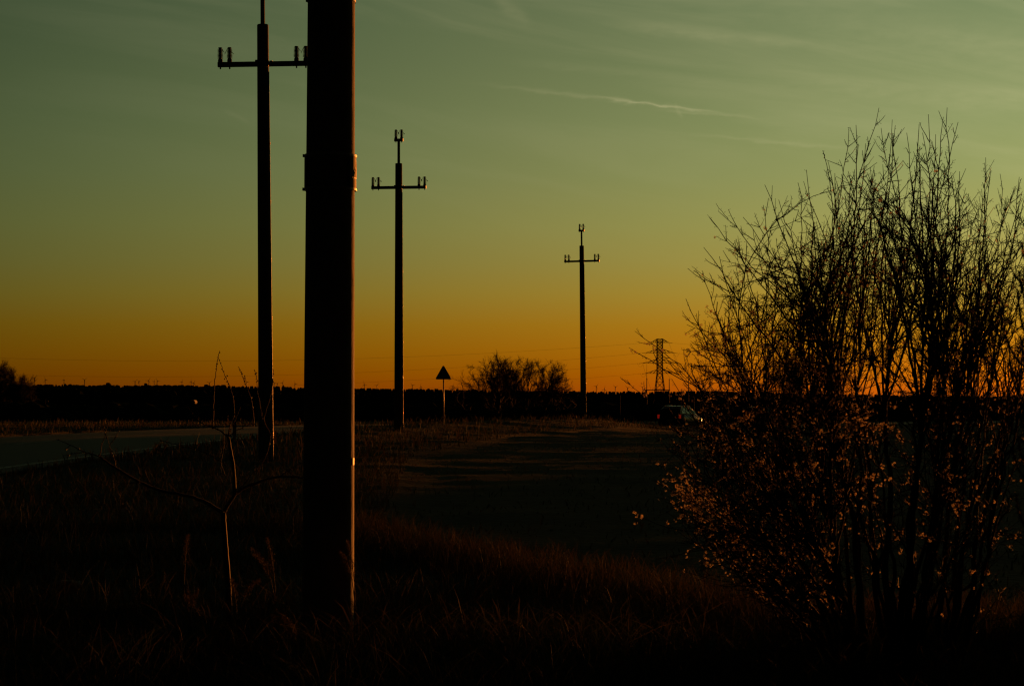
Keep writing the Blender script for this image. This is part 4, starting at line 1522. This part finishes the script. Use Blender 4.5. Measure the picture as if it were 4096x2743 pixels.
# ---------------------------------------------------------------- dry weeds and brambles in front
def weed(px, py_base, Y, h, seed, label, heads=1, droop=.3):
    rnd = np.random.default_rng(seed)
    x = at(px, 0, Y).x; z = gz(x, Y)
    root = empty('dry_weed', (x, Y, z))
    for k in range(heads):
        GS, GH = Geo(), Geo()
        a = rnd.uniform(0, 6.28)
        tip = np.array([math.cos(a) * droop * h * rnd.uniform(.2, 1), math.sin(a) * droop * h * .6, h * rnd.uniform(.75, 1)])
        c = np.array([0, 0, h * .7])
        P = bez(np.array([0, 0, -.03]), c, tip, 14)
        GS.tubes(P, np.linspace(.0035, .0015, 14), 5)
        # plume
        n = 420
        i = 7 + 6.9 * rnd.uniform(0, 1, n) ** .8
        i0 = np.minimum(i.astype(int), 12); f = (i - i0)[:, None]
        B = P[i0] * (1 - f) + P[i0 + 1] * f
        off = rnd.normal(0, 1, (n, 3)) * .012 * (1.2 - (i[:, None] - 7) / 9)
        B = B + off
        d = rnd.normal(0, 1, (n, 3)); d /= np.linalg.norm(d, axis=1, keepdims=True)
        w = np.cross(d, rnd.normal(0, 1, (n, 3))); w /= np.linalg.norm(w, axis=1, keepdims=True)
        L = rnd.uniform(.004, .010, (n, 1))
        V = np.stack([B - w * L * .25, B + w * L * .25, B + d * L], 1).reshape(-1, 3)
        GH.add(V, None, np.arange(n * 3).reshape(-1, 3))
        GS.build('stalk', M['weed'], root)
        GH.build('seed_head', M['weed'], root)
    tag(root, label, 'weed', 'dry weeds in the foreground')


weed(735, 2560, 13.6, .62, 31, 'leftmost tall dry weed with a drooping plume', 1)
weed(760, 2620, 12.8, .36, 32, 'short dry weed just right of the leftmost tall weed', 2)
weed(825, 2700, 11.9, .34, 33, 'dry weed with a bent plume left of the sapling foot', 1, .6)
weed(950, 2600, 12.4, .46, 34, 'dry weed stalk growing against the sapling trunk', 2)
weed(1105, 2560, 13.2, .58, 35, 'bushy dry weed between the sapling and the thick pole', 3, .4)
weed(1060, 2700, 11.8, .30, 36, 'low orange-tipped dry weed left of the thick pole foot', 3)
weed(1190, 2743, 11.2, .30, 37, 'low dry weed directly in front of the thick pole', 3, .5)
weed(1425, 2600, 12.5, .66, 38, 'tall dry weed touching the right edge of the thick pole', 2, .2)


# tall thin stalks in front (counted as part of the dry grass mass)
G = Geo()
n = 260
rnd = np.random.default_rng(77)
xs = rnd.uniform(-3.1, 3.1, n); ys = rnd.uniform(10.2, 13.0, n)
for x_, y_ in zip(xs, ys):
    h = rnd.uniform(.25, .7); z = gz(x_, y_)
    tip = np.array([x_ - rnd.uniform(.02, .25), y_ + rnd.normal(0, .05), z + h])
    P = bez(np.array([x_, y_, z]), np.array([x_, y_, z + h * .6]), tip, 7)
    G.tubes(P, np.linspace(.0022, .0009, 7), 4)
tag(G.build('tall_grass_stalks', M['straw']), 'thin tall dry stalks leaning left in the foreground', 'grass', kind='stuff')


# ---------------------------------------------------------------- sky
def lin(c):
    return tuple(((v / 255) / 12.92 if v / 255 <= .04045 else ((v / 255 + .055) / 1.055) ** 2.4) for v in c)


def world():
    w = bpy.data.worlds.new('World'); SC.world = w; w.use_nodes = True
    nt = w.node_tree
    for n in list(nt.nodes): nt.nodes.remove(n)
    N = nt.nodes.new; Lk = nt.links.new

    def math_(op, a, b=None, c=None):
        n = N('ShaderNodeMath'); n.operation = op
        for i, v in enumerate((a, b, c)):
            if v is None: continue
            if isinstance(v, (int, float)): n.inputs[i].default_value = v
            else: Lk(v, n.inputs[i])
        return n.outputs[0]
    tc = N('ShaderNodeTexCoord')
    sp = N('ShaderNodeSeparateXYZ'); Lk(tc.outputs['Generated'], sp.inputs[0])
    x, y, z = sp.outputs
    az = math_('MULTIPLY', math_('ARCTAN2', x, y), 180 / math.pi)
    el = math_('MULTIPLY', math_('ARCSINE', z), 180 / math.pi)
    # vertical colour ramp
    cr = N('ShaderNodeValToRGB'); cr.color_ramp.interpolation = 'EASE'
    fac = math_('DIVIDE', math_('ADD', el, 2.0), 60.0); Lk(fac, cr.inputs['Fac'])

    def pe(py): return (math.degrees(math.atan((HY - py) / F)) + 2.0) / 60.0
    stops = [(0.0, (90, 40, 0)), (pe(1580), (156, 68, 2)), (pe(1500), (158, 86, 0)), (pe(1400), (161, 102, 9)), (pe(1300), (160, 114, 22)), (pe(1180), (154, 127, 45)), (pe(1050), (146, 133, 63)),
             (pe(900), (140, 137, 74)), (pe(700), (130, 135, 82)), (pe(500), (121, 130, 83)), (pe(250), (110, 121, 80)), (pe(0), (101, 114, 78))]
    extra = [(0.26, (58, 80, 64)), (0.33, (26, 44, 41)), (0.50, (10, 26, 25)), (1.0, (6, 18, 18))]
    els = cr.color_ramp.elements
    allst = [(p, lin(c)) for p, c in stops] + [(p, lin(c)) for p, c in extra]
    els[0].position = allst[0][0]; els[0].color = (*allst[0][1], 1)
    els[1].position = allst[-1][0]; els[1].color = (*allst[-1][1], 1)
    for p, c in allst[1:-1]:
        e = els.new(p); e.color = (*c, 1)
    cr.color_ramp.interpolation = 'LINEAR'
    # brightness falls away from the sunset azimuth
    d = math_('SUBTRACT', az, SUN_AZ)
    g = math_('EXPONENT', math_('DIVIDE', math_('SUBTRACT', 847.0, math_('MULTIPLY', d, d)), 1450.0))
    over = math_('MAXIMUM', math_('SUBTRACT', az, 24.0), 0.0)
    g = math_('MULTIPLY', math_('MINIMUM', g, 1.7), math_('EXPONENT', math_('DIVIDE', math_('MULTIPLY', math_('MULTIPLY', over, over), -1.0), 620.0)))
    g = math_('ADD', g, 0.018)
    # cirrus
    u = az; v = el
    vv = math_('ADD', v, math_('MULTIPLY', u, 0.17))
    cmb = N('ShaderNodeCombineXYZ'); Lk(math_('MULTIPLY', u, 0.075), cmb.inputs[0]); Lk(math_('MULTIPLY', vv, 0.62), cmb.inputs[1])
    nz = N('ShaderNodeTexNoise'); nz.inputs['Scale'].default_value = 1.0; nz.inputs['Detail'].default_value = 6; nz.inputs['Roughness'].default_value = .55; nz.inputs['Distortion'].default_value = .6
    Lk(cmb.outputs[0], nz.inputs['Vector'])
    mr = N('ShaderNodeMapRange'); mr.inputs[1].default_value = .42; mr.inputs[2].default_value = .72; mr.interpolation_type = 'SMOOTHSTEP'
    Lk(nz.outputs['Fac'], mr.inputs[0])
    # more cirrus high and to the right
    mh = N('ShaderNodeMapRange'); mh.inputs[1].default_value = 3.5; mh.inputs[2].default_value = 10.0; Lk(math_('ADD', el, math_('MULTIPLY', az, .16)), mh.inputs[0])
    cloud = math_('MULTIPLY', mr.outputs[0], mh.outputs[0])
    cloud = math_('MULTIPLY', cloud, 0.17)

    wob = N('ShaderNodeTexNoise'); wob.inputs['Scale'].default_value = 1.6; wob.inputs['Detail'].default_value = 5
    cmb2 = N('ShaderNodeCombineXYZ'); Lk(u, cmb2.inputs[0]); Lk(math_('MULTIPLY', v, 3.0), cmb2.inputs[1]); Lk(cmb2.outputs[0], wob.inputs['Vector'])
    wv = math_('SUBTRACT', wob.outputs['Fac'], .5)

    def streak(x0, y0, x1, y1, wid, amp, prev):
        # a thin cloud between two photo directions
        a0, e0 = math.degrees(math.atan((x0 - CX) / F)), math.degrees(math.atan((HY - y0) / F))
        a1, e1 = math.degrees(math.atan((x1 - CX) / F)), math.degrees(math.atan((HY - y1) / F))
        t = math_('DIVIDE', math_('SUBTRACT', u, (a0 + a1) / 2), abs(a1 - a0) / 2)
        ln = math_('ADD', math_('MULTIPLY', t, (e1 - e0) / 2), (e0 + e1) / 2)
        dv = math_('DIVIDE', math_('ADD', math_('SUBTRACT', v, ln), math_('MULTIPLY', wv, .22)), wid)
        gg = math_('EXPONENT', math_('MULTIPLY', math_('ADD', math_('MULTIPLY', dv, dv), math_('POWER', math_('ABSOLUTE', t), 4.0)), -1.0))
        gg = math_('MULTIPLY', gg, math_('MULTIPLY', math_('ADD', wob.outputs['Fac'], .25), amp))
        return math_('ADD', prev, gg)
    c = cloud
    c = streak(2420, 395, 2860, 455, .035, .42, c)
    c = streak(2000, 345, 2760, 440, .06, .18, c)
    c = streak(2650, 445, 3020, 478, .04, .16, c)
    c = streak(2700, 432, 2730, 470, .10, .12, c)
    c = streak(1980, 0, 2110, 80, .22, .16, c)
    c = streak(2800, 545, 3420, 612, .05, .13, c)
    c = streak(900, 455, 1000, 505, .08, .10, c)
    c = streak(2500, 100, 3200, 185, .16, .16, c)
    c = streak(3100, 330, 4500, 470, .35, .16, c)
    c = streak(3000, 40, 4600, 330, .75, .13, c)
    c = streak(2100, 250, 2900, 330, .12, .07, c)
    # clouds brighten towards a pale warm grey-green
    mx = N('ShaderNodeMix'); mx.data_type = 'RGBA'; mx.blend_type = 'MIX'
    Lk(c, mx.inputs[0]); Lk(cr.outputs[0], mx.inputs[6]); mx.inputs[7].default_value = (*lin((178, 172, 126)), 1)
    mul = N('ShaderNodeVectorMath'); mul.operation = 'SCALE'
    Lk(mx.outputs[2], mul.inputs[0]); Lk(g, mul.inputs['Scale'])
    # greener away from the sun, redder low down beside it
    tn = N('ShaderNodeMapRange'); tn.inputs[1].default_value = 0.0; tn.inputs[2].default_value = -14.0; Lk(az, tn.inputs[0])
    tm = N('ShaderNodeMix'); tm.data_type = 'VECTOR'; Lk(tn.outputs[0], tm.inputs[0])
    tm.inputs[4].default_value = (1, 1, 1); tm.inputs[5].default_value = (0.93, 1.07, 1.10)
    vm = N('ShaderNodeVectorMath'); vm.operation = 'MULTIPLY'; Lk(mul.outputs[0], vm.inputs[0]); Lk(tm.outputs[1], vm.inputs[1])
    gr = N('ShaderNodeMapRange'); gr.inputs[1].default_value = 1.0; gr.inputs[2].default_value = 15.0; Lk(az, gr.inputs[0])
    ee = math_('MULTIPLY', math_('MULTIPLY', el, el), -0.45)
    gl = N('ShaderNodeVectorMath'); gl.operation = 'SCALE'; gl.inputs[0].default_value = (0.24, 0.042, 0.003)
    Lk(math_('MULTIPLY', math_('EXPONENT', ee), math_('MULTIPLY', gr.outputs[0], math_('MINIMUM', g, 1.0))), gl.inputs['Scale'])
    va = N('ShaderNodeVectorMath'); va.operation = 'ADD'; Lk(vm.outputs[0], va.inputs[0]); Lk(gl.outputs[0], va.inputs[1])
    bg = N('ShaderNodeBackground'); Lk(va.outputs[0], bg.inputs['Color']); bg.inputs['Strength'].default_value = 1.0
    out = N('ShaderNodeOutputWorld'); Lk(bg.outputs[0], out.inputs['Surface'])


SUN_AZ, SUN_EL = 32.0, 0.32
world()
sun = bpy.data.lights.new('sun', 'SUN'); sun.energy = 4.6; sun.angle = R(0.4); sun.color = (1.0, 0.25, 0.03)
so = bpy.data.objects.new('sun', sun); COL.objects.link(so)
LA = SUN_AZ - 8.0
sd = Vector((math.sin(R(LA)) * math.cos(R(SUN_EL)), math.cos(R(LA)) * math.cos(R(SUN_EL)), math.sin(R(SUN_EL))))
so.rotation_euler = sd.to_track_quat('Z', 'Y').to_euler()
so.location = (30, 50, 20)

# ---------------------------------------------------------------- camera
cam = bpy.data.cameras.new('camera'); cam.lens = 70; cam.sensor_width = 36
cam.shift_y = (HY - 2743 / 2) / 4096.0
cam.clip_start = .1; cam.clip_end = 80000
co = bpy.data.objects.new('camera', cam); COL.objects.link(co)
co.location = (0, 0, CAMZ); co.rotation_euler = (R(90), 0, 0)
SC.camera = co

vs = SC.view_settings
vs.view_transform = 'Standard'; vs.look = 'None'; vs.exposure = 0; vs.gamma = 1; vs.use_curve_mapping = False
SC.render.engine = 'CYCLES'
SC.cycles.max_bounces = 5
SC.cycles.use_denoising = True
SC.cycles.pixel_filter_type = 'BLACKMAN_HARRIS'
SC.cycles.filter_width = 1.3
